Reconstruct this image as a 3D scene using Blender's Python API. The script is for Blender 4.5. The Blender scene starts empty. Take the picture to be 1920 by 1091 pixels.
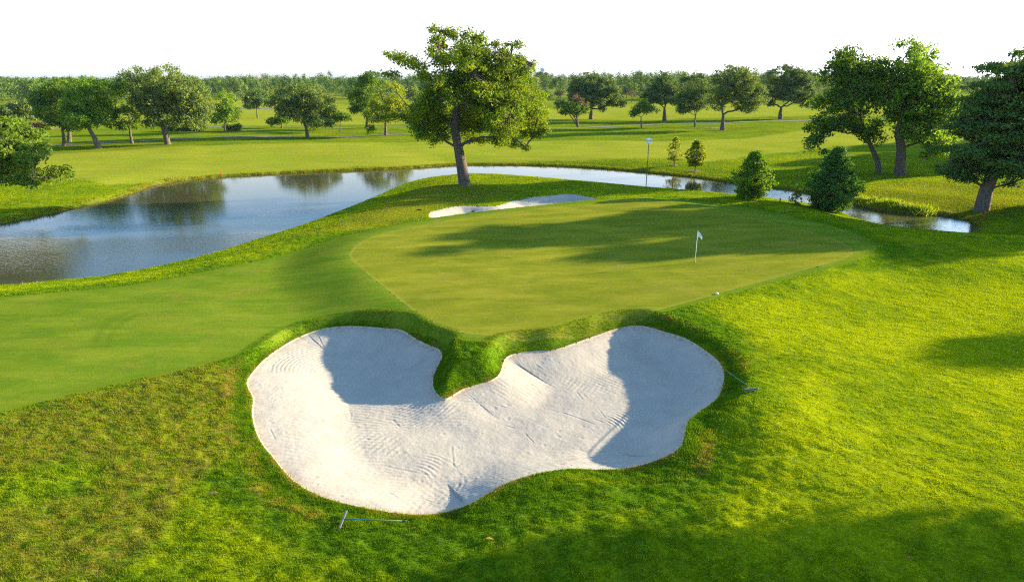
import bpy, math, random
import numpy as np
from mathutils import Vector

sc = bpy.context.scene
COL = sc.collection
R = math.radians

# ------------------------------------------------------------------ camera
FPX, CXP, CYP, HOR, CAMH = 1200.0, 960.0, 545.5, 148.0, 12.3
TILT = math.atan((CYP - HOR) / FPX)
cam = bpy.data.cameras.new("camera")
cam.sensor_width = 36.0
cam.lens = 36.0 * FPX / 1920.0
cam.clip_start, cam.clip_end = 0.1, 9000.0
camo = bpy.data.objects.new("camera", cam)
camo.location = (0, 0, CAMH)
camo.rotation_euler = (math.pi / 2 - TILT, 0, 0)
COL.objects.link(camo)
sc.camera = camo

# ------------------------------------------------------------------ light
SUN_EL, SUN_AZ = 13.5, 19.5          # azimuth from +X towards +Y
SUN_STR, SKY_STR, EXPOSURE = 5.0, 0.095, 2.02
w = bpy.data.worlds.new("World")
sc.world = w
w.use_nodes = True
nt = w.node_tree
sky = nt.nodes.new("ShaderNodeTexSky")
sky.sky_type = 'NISHITA'
sky.sun_disc = False
sky.sun_elevation = R(SUN_EL)
sky.sun_rotation = R(90 - SUN_AZ)
sky.air_density, sky.dust_density, sky.ozone_density = 1.0, 1.0, 1.5
bg = nt.nodes["Background"]
# summer haze: white along the horizon, clear blue higher up
tc = nt.nodes.new("ShaderNodeTexCoord"); sx = nt.nodes.new("ShaderNodeSeparateXYZ"); nt.links.new(tc.outputs["Generated"], sx.inputs[0])
bw = nt.nodes.new("ShaderNodeRGBToBW"); nt.links.new(sky.outputs[0], bw.inputs[0])
def skymul(src, col):
    m = nt.nodes.new("ShaderNodeMix"); m.data_type = 'RGBA'; m.blend_type = 'MULTIPLY'; m.inputs["Factor"].default_value = 1.0
    nt.links.new(src, m.inputs["A"])
    if isinstance(col, tuple): m.inputs["B"].default_value = (*col, 1)
    else: nt.links.new(col, m.inputs["B"])
    return m.outputs["Result"]
def skyband(a, b, A, B):
    mr = nt.nodes.new("ShaderNodeMapRange"); mr.interpolation_type = 'SMOOTHSTEP'; mr.inputs["From Min"].default_value = a; mr.inputs["From Max"].default_value = b
    nt.links.new(sx.outputs[2], mr.inputs["Value"])
    m = nt.nodes.new("ShaderNodeMix"); m.data_type = 'RGBA'; nt.links.new(mr.outputs[0], m.inputs["Factor"])
    for k, v in (("A", A), ("B", B)):
        if isinstance(v, tuple): m.inputs[k].default_value = (*v, 1)
        else: nt.links.new(v, m.inputs[k])
    return m.outputs["Result"]
tintc = skyband(0.35, 0.7, (0.36, 0.78, 1.20), (1.04, 1.03, 0.99))
mx = skyband(0.09, 0.24, skymul(bw.outputs[0], (1.22, 1.28, 1.34)), skymul(sky.outputs[0], tintc))
nt.links.new(mx, bg.inputs[0])
bg.inputs[1].default_value = SKY_STR
sl = bpy.data.lights.new("sun", 'SUN')
sl.energy = SUN_STR
sl.angle = R(0.5)
sl.color = (1.0, 0.77, 0.48)
so = bpy.data.objects.new("sun", sl)
SD = Vector((math.cos(R(SUN_EL)) * math.cos(R(SUN_AZ)), math.cos(R(SUN_EL)) * math.sin(R(SUN_AZ)), math.sin(R(SUN_EL))))
so.rotation_euler = (-SD).to_track_quat('-Z', 'Y').to_euler()
so.location = SD * 200
COL.objects.link(so)
sc.view_settings.view_transform = 'Standard'
sc.view_settings.look = 'None'
sc.view_settings.exposure = EXPOSURE
sc.view_settings.gamma = 1.0
sc.cycles.max_bounces = 6
sc.cycles.diffuse_bounces = 3
sc.cycles.glossy_bounces = 3
sc.cycles.transmission_bounces = 4
sc.cycles.transparent_max_bounces = 6
sc.cycles.use_denoising = False
sc.cycles.filter_width = 1.15
sc.cycles.sample_clamp_direct = 1.0
sc.cycles.sample_clamp_indirect = 0.8

# ------------------------------------------------------------------ measuring
def ray(px, py):
    u, v = (px - CXP) / FPX, (CYP - py) / FPX
    return np.array([u, math.cos(TILT) + v * math.sin(TILT), -math.sin(TILT) + v * math.cos(TILT)])

def on_z(px, py, z=0.0):
    d = ray(px, py)
    t = (z - CAMH) / d[2]
    return np.array([d[0] * t, d[1] * t, z])

def on_y(px, py, Y):
    d = ray(px, py)
    t = Y / d[1]
    return np.array([d[0] * t, Y, CAMH + d[2] * t])

def smooth(a, b, x):
    t = np.clip((x - a) / (b - a), 0, 1)
    return t * t * (3 - 2 * t)

def catmull(pts, n=3):
    P = np.array(pts, float)
    out = []
    m = len(P)
    for i in range(m):
        a, b, c, d = P[(i - 1) % m], P[i], P[(i + 1) % m], P[(i + 2) % m]
        for k in range(n):
            t = k / n
            out.append(0.5 * (2 * b + (c - a) * t + (2 * a - 5 * b + 4 * c - d) * t * t + (3 * b - 3 * c + d - a) * t ** 3))
    return np.array(out)

def sdf(poly, x, y):
    """signed distance (negative inside), closest point, closest z"""
    P = np.asarray(poly, float)
    x = np.asarray(x, float).ravel(); y = np.asarray(y, float).ravel()
    best = np.full(x.shape, 1e18); cx = np.zeros_like(x); cy = np.zeros_like(x); cz = np.zeros_like(x)
    inside = np.zeros(x.shape, bool)
    Q = np.roll(P, -1, axis=0)
    for a, b in zip(P, Q):
        ex, ey = b[0] - a[0], b[1] - a[1]
        L = ex * ex + ey * ey + 1e-12
        t = np.clip(((x - a[0]) * ex + (y - a[1]) * ey) / L, 0, 1)
        qx, qy = a[0] + t * ex, a[1] + t * ey
        d = (x - qx) ** 2 + (y - qy) ** 2
        m = d < best
        best[m] = d[m]; cx[m] = qx[m]; cy[m] = qy[m]
        if len(a) > 2:
            cz[m] = (a[2] + t * (b[2] - a[2]))[m]
        if a[1] != b[1]:
            c = ((a[1] > y) != (b[1] > y)) & (x < ex * (y - a[1]) / (b[1] - a[1]) + a[0])
            inside ^= c
    d = np.sqrt(best)
    return np.where(inside, -d, d), cx, cy, cz

def vnoise(x, y, scale, seed=0):
    x = np.asarray(x) * scale; y = np.asarray(y) * scale
    xi, yi = np.floor(x).astype(np.int64), np.floor(y).astype(np.int64)
    fx, fy = x - xi, y - yi
    fx = fx * fx * (3 - 2 * fx); fy = fy * fy * (3 - 2 * fy)
    def h(i, j):
        n = (i * 374761393 + j * 668265263 + seed * 1442695041) & 0xffffffff
        n = ((n ^ (n >> 13)) * 1274126177) & 0xffffffff
        return ((n ^ (n >> 16)) & 0xffff) / 65535.0
    return (h(xi, yi) * (1 - fx) + h(xi + 1, yi) * fx) * (1 - fy) + (h(xi, yi + 1) * (1 - fx) + h(xi + 1, yi + 1) * fx) * fy

# ------------------------------------------------------------------ mesh helpers
def link_mesh(name, V, F, mat, parent=None, attrs=None, smooth_shade=True):
    """V (n,3); F (m,k) all the same k, or list of such arrays"""
    me = bpy.data.meshes.new(name)
    V = np.asarray(V, np.float32)
    Fs = F if isinstance(F, list) else [F]
    Fs = [np.asarray(f, np.int32) for f in Fs if len(f)]
    me.vertices.add(len(V)); me.vertices.foreach_set("co", V.ravel())
    nl = sum(f.size for f in Fs); npoly = sum(len(f) for f in Fs)
    me.loops.add(nl); me.polygons.add(npoly)
    me.loops.foreach_set("vertex_index", np.concatenate([f.ravel() for f in Fs]))
    st, s = [], 0
    for f in Fs:
        st.append(s + np.arange(len(f), dtype=np.int32) * f.shape[1]); s += f.size
    me.polygons.foreach_set("loop_start", np.concatenate(st).astype(np.int32))
    me.polygons.foreach_set("use_smooth", np.full(npoly, smooth_shade))
    if attrs:
        for k, a in attrs.items():
            at = me.attributes.new(k, 'FLOAT', 'POINT')
            at.data.foreach_set("value", np.asarray(a, np.float32).ravel())
    me.update(calc_edges=True)
    me.validate()
    if mat: me.materials.append(mat)
    o = bpy.data.objects.new(name, me)
    COL.objects.link(o)
    if parent: o.parent = parent
    return o

def tag(o, label=None, cat=None, group=None, kind=None):
    if label: o["label"] = label
    if cat: o["category"] = cat
    if group: o["group"] = group
    if kind: o["kind"] = kind
    return o

def empty(name, loc, rz=0.0):
    o = bpy.data.objects.new(name, None)
    o.empty_display_size = 0.3
    o.location = loc; o.rotation_euler = (0, 0, rz)
    COL.objects.link(o)
    return o

class MB:
    def __init__(s): s.v, s.q, s.t, s.n = [], [], [], 0
    def add(s, V, q=None, t=None):
        V = np.asarray(V, float)
        if q is not None: s.q.append(np.asarray(q, int) + s.n)
        if t is not None: s.t.append(np.asarray(t, int) + s.n)
        s.v.append(V); s.n += len(V)
    def tube(s, pts, rad, n=8, cap=True):
        pts = np.asarray(pts, float); rad = np.broadcast_to(np.asarray(rad, float), (len(pts),))
        tan = np.gradient(pts, axis=0)
        tan /= np.linalg.norm(tan, axis=1)[:, None] + 1e-9
        ref = np.array([1.0, 0, 0]) if abs(tan[0][0]) < 0.8 else np.array([0, 1.0, 0])
        a = np.cross(tan, ref); a /= np.linalg.norm(a, axis=1)[:, None] + 1e-9
        b = np.cross(tan, a)
        th = np.arange(n) * 2 * math.pi / n
        V = pts[:, None, :] + rad[:, None, None] * (a[:, None, :] * np.cos(th)[None, :, None] + b[:, None, :] * np.sin(th)[None, :, None])
        k = len(pts)
        i = np.arange(k - 1)[:, None] * n; j = np.arange(n)[None, :]; j2 = (j + 1) % n
        q = np.stack([i + j, i + j2, i + n + j2, i + n + j], -1).reshape(-1, 4)
        V = V.reshape(-1, 3)
        if cap:
            V = np.vstack([V, pts[:1], pts[-1:]])
            jj = np.arange(n); e = (k - 1) * n
            t = np.vstack([np.stack([np.full(n, k * n), (jj + 1) % n, jj], -1), np.stack([np.full(n, k * n + 1), e + jj, e + (jj + 1) % n], -1)])
            s.add(V, q, t)
        else:
            s.add(V, q)
    def box(s, c, size, rz=0.0, bev=0.0, ax=None):
        hx, hy, hz = [d / 2 for d in size]
        b = min(bev, hx * .9, hy * .9, hz * .9)
        V, q = [], []
        # chamfered box: two profile rings inset plus caps
        zs = [(-hz, b), (-hz + b, 0), (hz - b, 0), (hz, b)] if b > 0 else [(-hz, 0), (hz, 0)]
        for z, i in zs:
            if b > 0:
                X, Y = hx - i, hy - i
                V += [(-X, -Y + b, z), (-X + b, -Y, z), (X - b, -Y, z), (X, -Y + b, z), (X, Y - b, z), (X - b, Y, z), (-X + b, Y, z), (-X, Y - b, z)]
            else:
                V += [(-hx, -hy, z), (hx, -hy, z), (hx, hy, z), (-hx, hy, z)]
        m = 8 if b > 0 else 4
        for k in range(len(zs) - 1):
            for j in range(m):
                q.append([k * m + j, k * m + (j + 1) % m, (k + 1) * m + (j + 1) % m, (k + 1) * m + j])
        tri = []
        e = (len(zs) - 1) * m
        for j in range(1, m - 1):
            tri.append([0, j + 1, j]); tri.append([e, e + j, e + j + 1])
        V = np.array(V)
        if ax is not None:
            V = V @ np.asarray(ax, float)
        else:
            cz, sz = math.cos(rz), math.sin(rz)
            V = V @ np.array([[cz, sz, 0], [-sz, cz, 0], [0, 0, 1]])
        s.add(V + np.asarray(c, float), q, tri)
    def lathe(s, prof, c=(0, 0, 0), n=16):
        prof = np.asarray(prof, float)
        th = np.arange(n) * 2 * math.pi / n
        V = np.stack([prof[:, :1] * np.cos(th), prof[:, :1] * np.sin(th), np.repeat(prof[:, 1:2], n, 1)], -1).reshape(-1, 3) + np.asarray(c, float)
        k = len(prof)
        i = np.arange(k - 1)[:, None] * n; j = np.arange(n)[None, :]; j2 = (j + 1) % n
        s.add(V, np.stack([i + j, i + j2, i + n + j2, i + n + j], -1).reshape(-1, 4))
    def build(s, name, mat, parent=None, attrs=None, smooth_shade=True):
        F = []
        if s.q: F.append(np.vstack(s.q))
        if s.t: F.append(np.vstack(s.t))
        return link_mesh(name, np.vstack(s.v), F, mat, parent, attrs, smooth_shade)

# ------------------------------------------------------------------ materials
def new_mat(name):
    m = bpy.data.materials.new(name); m.use_nodes = True
    nt = m.node_tree; nt.nodes.clear()
    out = nt.nodes.new("ShaderNodeOutputMaterial")
    return m, nt, out

class NG:
    def __init__(s, nt): s.nt = nt
    def n(s, t, **k):
        o = s.nt.nodes.new(t)
        for a, b in k.items(): setattr(o, a, b)
        return o
    def l(s, a, b): s.nt.links.new(a, b)
    def val(s, sock, v):
        if hasattr(v, "is_linked") or hasattr(v, "links"): s.l(v, sock)
        else: sock.default_value = v
    def noise(s, scale, detail=3, rough=0.55, vec=None, dist=0.0):
        o = s.n("ShaderNodeTexNoise"); o.inputs["Scale"].default_value = scale; o.inputs["Detail"].default_value = detail
        o.inputs["Roughness"].default_value = rough; o.inputs["Distortion"].default_value = dist
        s.l(vec if vec else s.pos(), o.inputs["Vector"])
        return o.outputs["Fac"]
    def pos(s):
        if not hasattr(s, "_p"): s._p = s.n("ShaderNodeNewGeometry").outputs["Position"]
        return s._p
    def attr(s, name): return s.n("ShaderNodeAttribute", attribute_name=name).outputs["Fac"]
    def scaled(s, sx, sy, sz=1.0, rz=0.0):
        m = s.n("ShaderNodeMapping"); m.inputs["Scale"].default_value = (sx, sy, sz); m.inputs["Rotation"].default_value = (0, 0, rz)
        s.l(s.pos(), m.inputs["Vector"]); return m.outputs[0]
    def ramp(s, fac, a, b):
        m = s.n("ShaderNodeMapRange"); m.inputs["From Min"].default_value = a; m.inputs["From Max"].default_value = b
        m.interpolation_type = 'SMOOTHSTEP'; s.l(fac, m.inputs["Value"]); return m.outputs[0]
    def mix(s, fac, a, b, mode='MIX'):
        m = s.n("ShaderNodeMix", data_type='RGBA', blend_type=mode)
        s.val(m.inputs["Factor"], fac)
        for sock, v in ((m.inputs["A"], a), (m.inputs["B"], b)):
            if isinstance(v, tuple): sock.default_value = (*v, 1)
            else: s.l(v, sock)
        return m.outputs["Result"]
    def math(s, op, a, b=0.0):
        m = s.n("ShaderNodeMath", operation=op); s.val(m.inputs[0], a); s.val(m.inputs[1], b); return m.outputs[0]
    def bump(s, h, strength, dist):
        b = s.n("ShaderNodeBump"); b.inputs["Strength"].default_value = strength; b.inputs["Distance"].default_value = dist
        s.l(h, b.inputs["Height"]); return b.outputs[0]

def principled(g, out, col, rough=0.9, spec=0.2, normal=None, metal=0.0):
    p = g.n("ShaderNodeBsdfPrincipled")
    if isinstance(col, tuple): p.inputs["Base Color"].default_value = (*col, 1)
    else: g.l(col, p.inputs["Base Color"])
    g.val(p.inputs["Roughness"], rough)
    p.inputs["Specular IOR Level"].default_value = spec
    p.inputs["Metallic"].default_value = metal
    if normal: g.l(normal, p.inputs["Normal"])
    if out: g.l(p.outputs[0], out.inputs[0])
    return p

def plain(name, col, rough=0.6, spec=0.3, var=0.15, scale=8.0, metal=0.0):
    m, nt, out = new_mat(name); g = NG(nt)
    n = g.noise(scale, 4)
    c = g.mix(n, tuple(x * (1 - var) for x in col), tuple(min(1, x * (1 + var)) for x in col))
    principled(g, out, c, rough, spec, g.bump(n, 0.15, 0.01), metal)
    return m

LUSH, YELL, BROWN = (0.088, 0.182, 0.007), (0.275, 0.345, 0.006), (0.27, 0.185, 0.04)

def grass_colour(g):
    """shared colour of uncut grass: drifts of lush, yellow-green and parched turf"""
    big = g.ramp(g.noise(0.16, 3, 0.6), 0.36, 0.66)
    mid = g.ramp(g.noise(1.1, 4, 0.65), 0.35, 0.7)
    f = g.math('ADD', g.math('MULTIPLY', big, 0.5), g.math('MULTIPLY', mid, 0.5))
    lush = g.attr("lush")
    f = g.math('SUBTRACT', g.math('ADD', f, g.math('MULTIPLY', g.attr("sunny"), 0.35)), g.math('MULTIPLY', lush, 0.6))  # sunny: sunlit brightening of the right-hand rough put into the turf colour
    m = g.n("ShaderNodeClamp"); g.l(f, m.inputs[0]); f = m.outputs[0]
    c = g.mix(f, LUSH, YELL)
    c = g.mix(g.math('MULTIPLY', g.attr("dull"), g.ramp(g.noise(2.2, 5, 0.7), 0.25, 0.75)), c, (0.185, 0.165, 0.024))
    dry = g.math('MULTIPLY', g.attr("dry"), g.ramp(g.noise(1.7, 5, 0.7), 0.42, 0.62))
    c = g.mix(dry, c, BROWN)
    sp = g.n("ShaderNodeSeparateXYZ"); g.l(g.pos(), sp.inputs[0])
    c = g.mix(g.math('MULTIPLY', g.ramp(sp.outputs[1], 60.0, 110.0), 0.6), c, g.mix(g.ramp(g.noise(0.09, 4, 0.6, vec=g.scaled(0.6, 2.0)), 0.35, 0.7), (0.085, 0.16, 0.010), (0.19, 0.235, 0.016)))
    patch = g.math('MULTIPLY', g.ramp(g.noise(0.55, 5, 0.75, dist=0.4), 0.62, 0.74), 0.45)
    c = g.mix(patch, c, (0.27, 0.20, 0.03))
    return c

def mat_ground():
    m, nt, out = new_mat("rough_turf"); g = NG(nt)
    c = grass_colour(g)
    fine = g.noise(9.0, 5, 0.75)
    c = g.mix(0.75, c, g.mix(g.ramp(fine, 0.3, 0.75), (0.45, 0.45, 0.45), (1.25, 1.25, 1.25)), 'MULTIPLY')
    streak = g.noise(0.35, 4, 0.6, vec=g.scaled(0.25, 1.6, 1, 0.12))
    mown = g.mix(g.ramp(streak, 0.35, 0.65), (0.205, 0.250, 0.018), (0.245, 0.275, 0.026))
    mown = g.mix(g.math('MULTIPLY', g.ramp(g.noise(0.06, 3), 0.45, 0.7), 0.6), mown, (0.155, 0.235, 0.013))
    c = g.mix(g.attr("mown"), c, mown)
    c = g.mix(g.attr("mud"), c, (0.085, 0.06, 0.03))
    principled(g, out, c, 1.0, 0.0, g.bump(fine, 0.6, 0.05))
    return m

def mat_turf(name, a, b, blotch, edge=None, bumpd=0.012, stripes=False):
    m, nt, out = new_mat(name); g = NG(nt)
    st = g.noise(0.5, 4, 0.6, vec=g.scaled(0.5, 1.3, 1, -0.2))
    c = g.mix(g.ramp(st, 0.3, 0.7), a, b)
    c = g.mix(g.math('MULTIPLY', g.ramp(g.noise(0.35, 5, 0.7, dist=0.6), 0.52, 0.72), 0.7), c, blotch)
    fine = g.noise(22.0, 4, 0.7)
    c = g.mix(0.5, c, g.mix(fine, (0.6, 0.6, 0.6), (1.35, 1.35, 1.35)), 'MULTIPLY')
    grain = g.noise(3.0, 5, 0.8)
    c = g.mix(0.35, c, g.mix(g.ramp(grain, 0.3, 0.7), (0.75, 0.75, 0.75), (1.2, 1.2, 1.2)), 'MULTIPLY')
    c = g.mix(0.55, c, g.mix(g.ramp(g.noise(0.11, 4, 0.65, dist=0.8), 0.3, 0.7), (0.78, 0.84, 0.8), (1.22, 1.14, 1.15)), 'MULTIPLY')
    c = g.mix(0.4, c, g.mix(g.ramp(g.noise(1.0, 4, 0.7, vec=g.scaled(0.35, 2.2, 1, -0.12)), 0.35, 0.68), (0.82, 0.84, 0.8), (1.2, 1.16, 1.2)), 'MULTIPLY')
    if stripes:
        wv = g.n("ShaderNodeTexWave"); wv.inputs["Scale"].default_value = 0.16; wv.inputs["Distortion"].default_value = 0.6; wv.inputs["Detail"].default_value = 1.0
        g.l(g.scaled(1, 1, 1, 1.25), wv.inputs["Vector"])
        c = g.mix(0.30, c, g.mix(g.ramp(wv.outputs["Fac"], 0.3, 0.7), (0.86, 0.9, 0.86), (1.12, 1.1, 1.1)), 'MULTIPLY')
    if edge: c = g.mix(g.math('MULTIPLY', g.attr("edge"), 0.6), c, edge)
    c = g.mix(g.math('MULTIPLY', g.attr("track"), 0.35), c, tuple(x * 0.72 for x in a))
    principled(g, out, c, 1.0, 0.0, g.bump(fine, 0.5, bumpd))
    return m

def mat_sand():
    m, nt, out = new_mat("white_sand"); g = NG(nt)
    n = g.noise(30, 5, 0.7)
    c = g.mix(g.ramp(g.noise(1.3, 5, 0.7), 0.35, 0.7), (0.360, 0.350, 0.310), (0.405, 0.395, 0.352))
    c = g.mix(g.math('MULTIPLY', g.ramp(n, 0.55, 0.8), 0.35), c, (0.36, 0.31, 0.25))
    c = g.mix(g.math('MULTIPLY', g.attr("edge"), g.ramp(g.noise(6.0, 5, 0.8), 0.45, 0.65)), c, (0.30, 0.20, 0.11))
    b = g.math('ADD', g.noise(18, 5, 0.7), g.math('MULTIPLY', g.noise(60, 3, 0.6), 0.4))
    principled(g, out, c, 0.95, 0.1, g.bump(b, 0.2, 0.03))
    return m

def mat_water():
    m, nt, out = new_mat("pond_water"); g = NG(nt)
    calm = g.ramp(g.noise(0.045, 3, 0.5, vec=g.scaled(0.7, 1.6, 1)), 0.35, 0.62)
    rip = g.math('ADD', g.noise(2.6, 3, 0.6, vec=g.scaled(0.8, 1.5, 1, 0.4)), g.math('MULTIPLY', g.noise(9.0, 2, 0.5), 0.35))
    sp = g.n("ShaderNodeSeparateXYZ"); g.l(g.pos(), sp.inputs[0])
    open_ = g.math('MAXIMUM', g.math('SUBTRACT', 1.0, g.ramp(sp.outputs[1], 52.0, 78.0)), g.ramp(sp.outputs[0], 26.0, 34.0))
    h = g.math('MULTIPLY', rip, g.math('ADD', g.math('MULTIPLY', g.math('MULTIPLY', calm, open_), 1.25), 0.13))
    p = principled(g, out, g.mix(g.noise(0.08, 3), (0.050, 0.056, 0.026), (0.072, 0.074, 0.034)), 0.02, 0.5, g.bump(h, 0.35, 0.06))
    p.inputs["IOR"].default_value = 1.33
    return m

def leaf_mat(name, a, b, trans=0.38, odd=None):
    m, nt, out = new_mat(name); g = NG(nt)
    t = g.attr("tint")
    c = g.mix(t, a, b)
    if odd: c = g.mix(g.ramp(t, 0.93, 0.99), c, odd)
    d = g.n("ShaderNodeBsdfPrincipled"); g.l(c, d.inputs["Base Color"]); d.inputs["Roughness"].default_value = 0.7; d.inputs["Specular IOR Level"].default_value = 0.08
    tr = g.n("ShaderNodeBsdfTranslucent")
    g.l(g.mix(1.0, c, (1.5, 1.35, 0.5), 'MULTIPLY'), tr.inputs[0])
    mx = g.n("ShaderNodeMixShader"); mx.inputs[0].default_value = trans
    g.l(d.outputs[0], mx.inputs[1]); g.l(tr.outputs[0], mx.inputs[2]); g.l(mx.outputs[0], out.inputs[0])
    return m

def blade_mat():
    m, nt, out = new_mat("grass_blades"); g = NG(nt)
    c = grass_colour(g)
    t = g.attr("tint")
    c = g.mix(1.0, c, g.mix(t, (0.8, 0.83, 0.8), (1.22, 1.2, 1.15)), 'MULTIPLY')
    c = g.mix(g.math('MULTIPLY', g.attr("bank"), 0.8), c, g.mix(t, (0.12, 0.15, 0.012), (0.30, 0.24, 0.03)))
    d = g.n("ShaderNodeBsdfDiffuse"); g.l(c, d.inputs[0])
    tr = g.n("ShaderNodeBsdfTranslucent"); g.l(g.mix(1.0, c, (1.3, 1.25, 0.6), 'MULTIPLY'), tr.inputs[0])
    mx = g.n("ShaderNodeMixShader"); mx.inputs[0].default_value = 0.42
    g.l(d.outputs[0], mx.inputs[1]); g.l(tr.outputs[0], mx.inputs[2]); g.l(mx.outputs[0], out.inputs[0])
    return m

def bark_mat(name, a, b):
    m, nt, out = new_mat(name); g = NG(nt)
    v = g.noise(5.0, 6, 0.75, vec=g.scaled(2.2, 2.2, 0.35))
    c = g.mix(g.ramp(v, 0.3, 0.7), a, b)
    principled(g, out, c, 0.95, 0.1, g.bump(v, 0.9, 0.06))
    return m

M_GROUND, M_SAND, M_WATER, M_BLADE = mat_ground(), mat_sand(), mat_water(), blade_mat()
M_GREEN = mat_turf("green_turf", (0.138, 0.182, 0.014), (0.208, 0.228, 0.021), (0.205, 0.205, 0.034), (0.225, 0.235, 0.04), stripes=True)
M_APRON = mat_turf("fairway_turf", (0.098, 0.182, 0.012), (0.155, 0.218, 0.017), (0.185, 0.185, 0.028), (0.095, 0.160, 0.009), 0.02)
M_BARK = bark_mat("bark_grey", (0.050, 0.042, 0.036), (0.17, 0.14, 0.115))
M_BARKP = bark_mat("bark_pale", (0.07, 0.058, 0.047), (0.19, 0.155, 0.125))
L_PECAN = leaf_mat("leaf_pecan", (0.068, 0.145, 0.013), (0.215, 0.300, 0.019), 0.42, (0.26, 0.24, 0.03))
L_DARK = leaf_mat("leaf_dark", (0.052, 0.130, 0.018), (0.140, 0.235, 0.024), 0.42)
L_MAPLE = leaf_mat("leaf_mid", (0.084, 0.192, 0.022), (0.197, 0.316, 0.030), 0.46, (0.25, 0.20, 0.04))
L_LEFT = leaf_mat("leaf_deep", (0.045, 0.115, 0.014), (0.175, 0.26, 0.022), 0.38, (0.22, 0.17, 0.03))
L_OAK = leaf_mat("leaf_oak", (0.077, 0.133, 0.036), (0.175, 0.241, 0.058), 0.30)
L_OAKD = leaf_mat("leaf_oak_dark", (0.056, 0.114, 0.036), (0.134, 0.208, 0.055), 0.30)
L_YELLOW = leaf_mat("leaf_yellow_green", (0.125, 0.19, 0.016), (0.29, 0.35, 0.026), 0.42)
L_GOLD = leaf_mat("leaf_golden", (0.14, 0.15, 0.02), (0.23, 0.235, 0.035), 0.42)
L_TAN = leaf_mat("leaf_tan", (0.13, 0.11, 0.045), (0.20, 0.16, 0.07), 0.3)
L_PINK = leaf_mat("leaf_pinkish", (0.11, 0.085, 0.06), (0.165, 0.125, 0.09), 0.3)
L_CYP = leaf_mat("needle_bright", (0.050, 0.150, 0.014), (0.180, 0.305, 0.018), 0.40)
L_CYPD = leaf_mat("needle_dark", (0.034, 0.112, 0.020), (0.088, 0.195, 0.028), 0.32)
L_CYPO = leaf_mat("needle_old", (0.042, 0.118, 0.028), (0.135, 0.215, 0.038), 0.34, (0.20, 0.15, 0.03))
L_REED = leaf_mat("reed_leaf", (0.13, 0.24, 0.012), (0.25, 0.33, 0.02), 0.45)
M_PATH = plain("path_concrete", (0.19, 0.185, 0.15), 0.9, 0.1, 0.2, 1.0)
M_TEAL = plain("teal_paint", (0.016, 0.14, 0.135), 0.45, 0.4)
M_DARK = plain("dark_plastic", (0.035, 0.04, 0.045), 0.5, 0.4)
M_GREYP = plain("grey_plastic", (0.07, 0.08, 0.09), 0.45, 0.5)
M_WHITE = plain("white_paint", (0.80, 0.80, 0.78), 0.45, 0.4, 0.04)
M_CLOTH = plain("white_cloth", (0.85, 0.85, 0.85), 0.85, 0.1, 0.03)
M_GREYI = plain("grey_ink", (0.32, 0.33, 0.36), 0.8, 0.1)
M_RED = plain("red_paint", (0.62, 0.035, 0.02), 0.5, 0.3)
M_MULCH = plain("mulch", (0.20, 0.15, 0.10), 0.95, 0.05, 0.5, 6)
M_LEAF = plain("dead_leaf", (0.22, 0.12, 0.04), 0.8, 0.1, 0.4, 20)
M_STONE = plain("dark_stone", (0.05, 0.045, 0.04), 0.9, 0.2, 0.4, 14)
M_CANOPY = plain("green_canopy", (0.03, 0.16, 0.11), 0.7, 0.2)
M_TANK = plain("pale_tank", (0.55, 0.62, 0.68), 0.6, 0.2)

# ------------------------------------------------------------------ plan of the course (measured)
ZW = -1.3
shore_px = [(-700, 640), (-420, 490), (-180, 456), (0, 420), (100, 400), (200, 376), (255, 361), (275, 352), (305, 345), (350, 338.5), (430, 332), (540, 326),
            (640, 322), (720, 319), (790, 315), (840, 311), (900, 310), (980, 310.5), (1050, 312.5), (1130, 317), (1200, 323), (1300, 333), (1370, 343),
            (1450, 353), (1510, 362), (1560, 373), (1600, 386), (1650, 396), (1700, 400), (1760, 404), (1810, 413), (1832, 424), (1828, 436),
            (1770, 440), (1700, 432), (1640, 420), (1590, 404), (1530, 386), (1450, 374), (1380, 367), (1300, 360), (1210, 352), (1100, 342),
            (1000, 334), (900, 329), (830, 331), (785, 338), (750, 349), (700, 371), (640, 395), (560, 425), (480, 450), (400, 475), (300, 500),
            (200, 518), (100, 528.5), (0, 537.5), (-300, 565)]
SHORE = catmull([on_z(x, y, ZW) for x, y in shore_px], 2)
green_px = [(657, 484), (659, 470), (685, 450), (760, 429), (900, 406), (1080, 385), (1190, 377), (1270, 383), (1400, 408), (1500, 430), (1568, 451),
            (1597, 468), (1590, 482), (1540, 497), (1400, 534), (1250, 575), (1100, 608), (1000, 621), (920, 626), (850, 617), (790, 590), (740, 552), (690, 513)]
ZG = 0.55
GREEN = catmull([on_z(x, y, ZG) for x, y in green_px], 3)
apron_px = [(-260, 590), (0, 550), (200, 532), (330, 512), (470, 484), (580, 460), (640, 441), (800, 412), (1000, 388), (1110, 374), (1250, 369), (1400, 384),
            (1550, 420), (1630, 455), (1640, 478), (1600, 498), (1500, 525), (1350, 563), (1200, 604), (1050, 635), (930, 647), (860, 642), (790, 617),
            (735, 598), (660, 590), (600, 600), (500, 636), (400, 668), (200, 715), (0, 762), (-260, 830)]
APRON = catmull([on_z(x, y, 0.25) for x, y in apron_px], 2)
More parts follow.
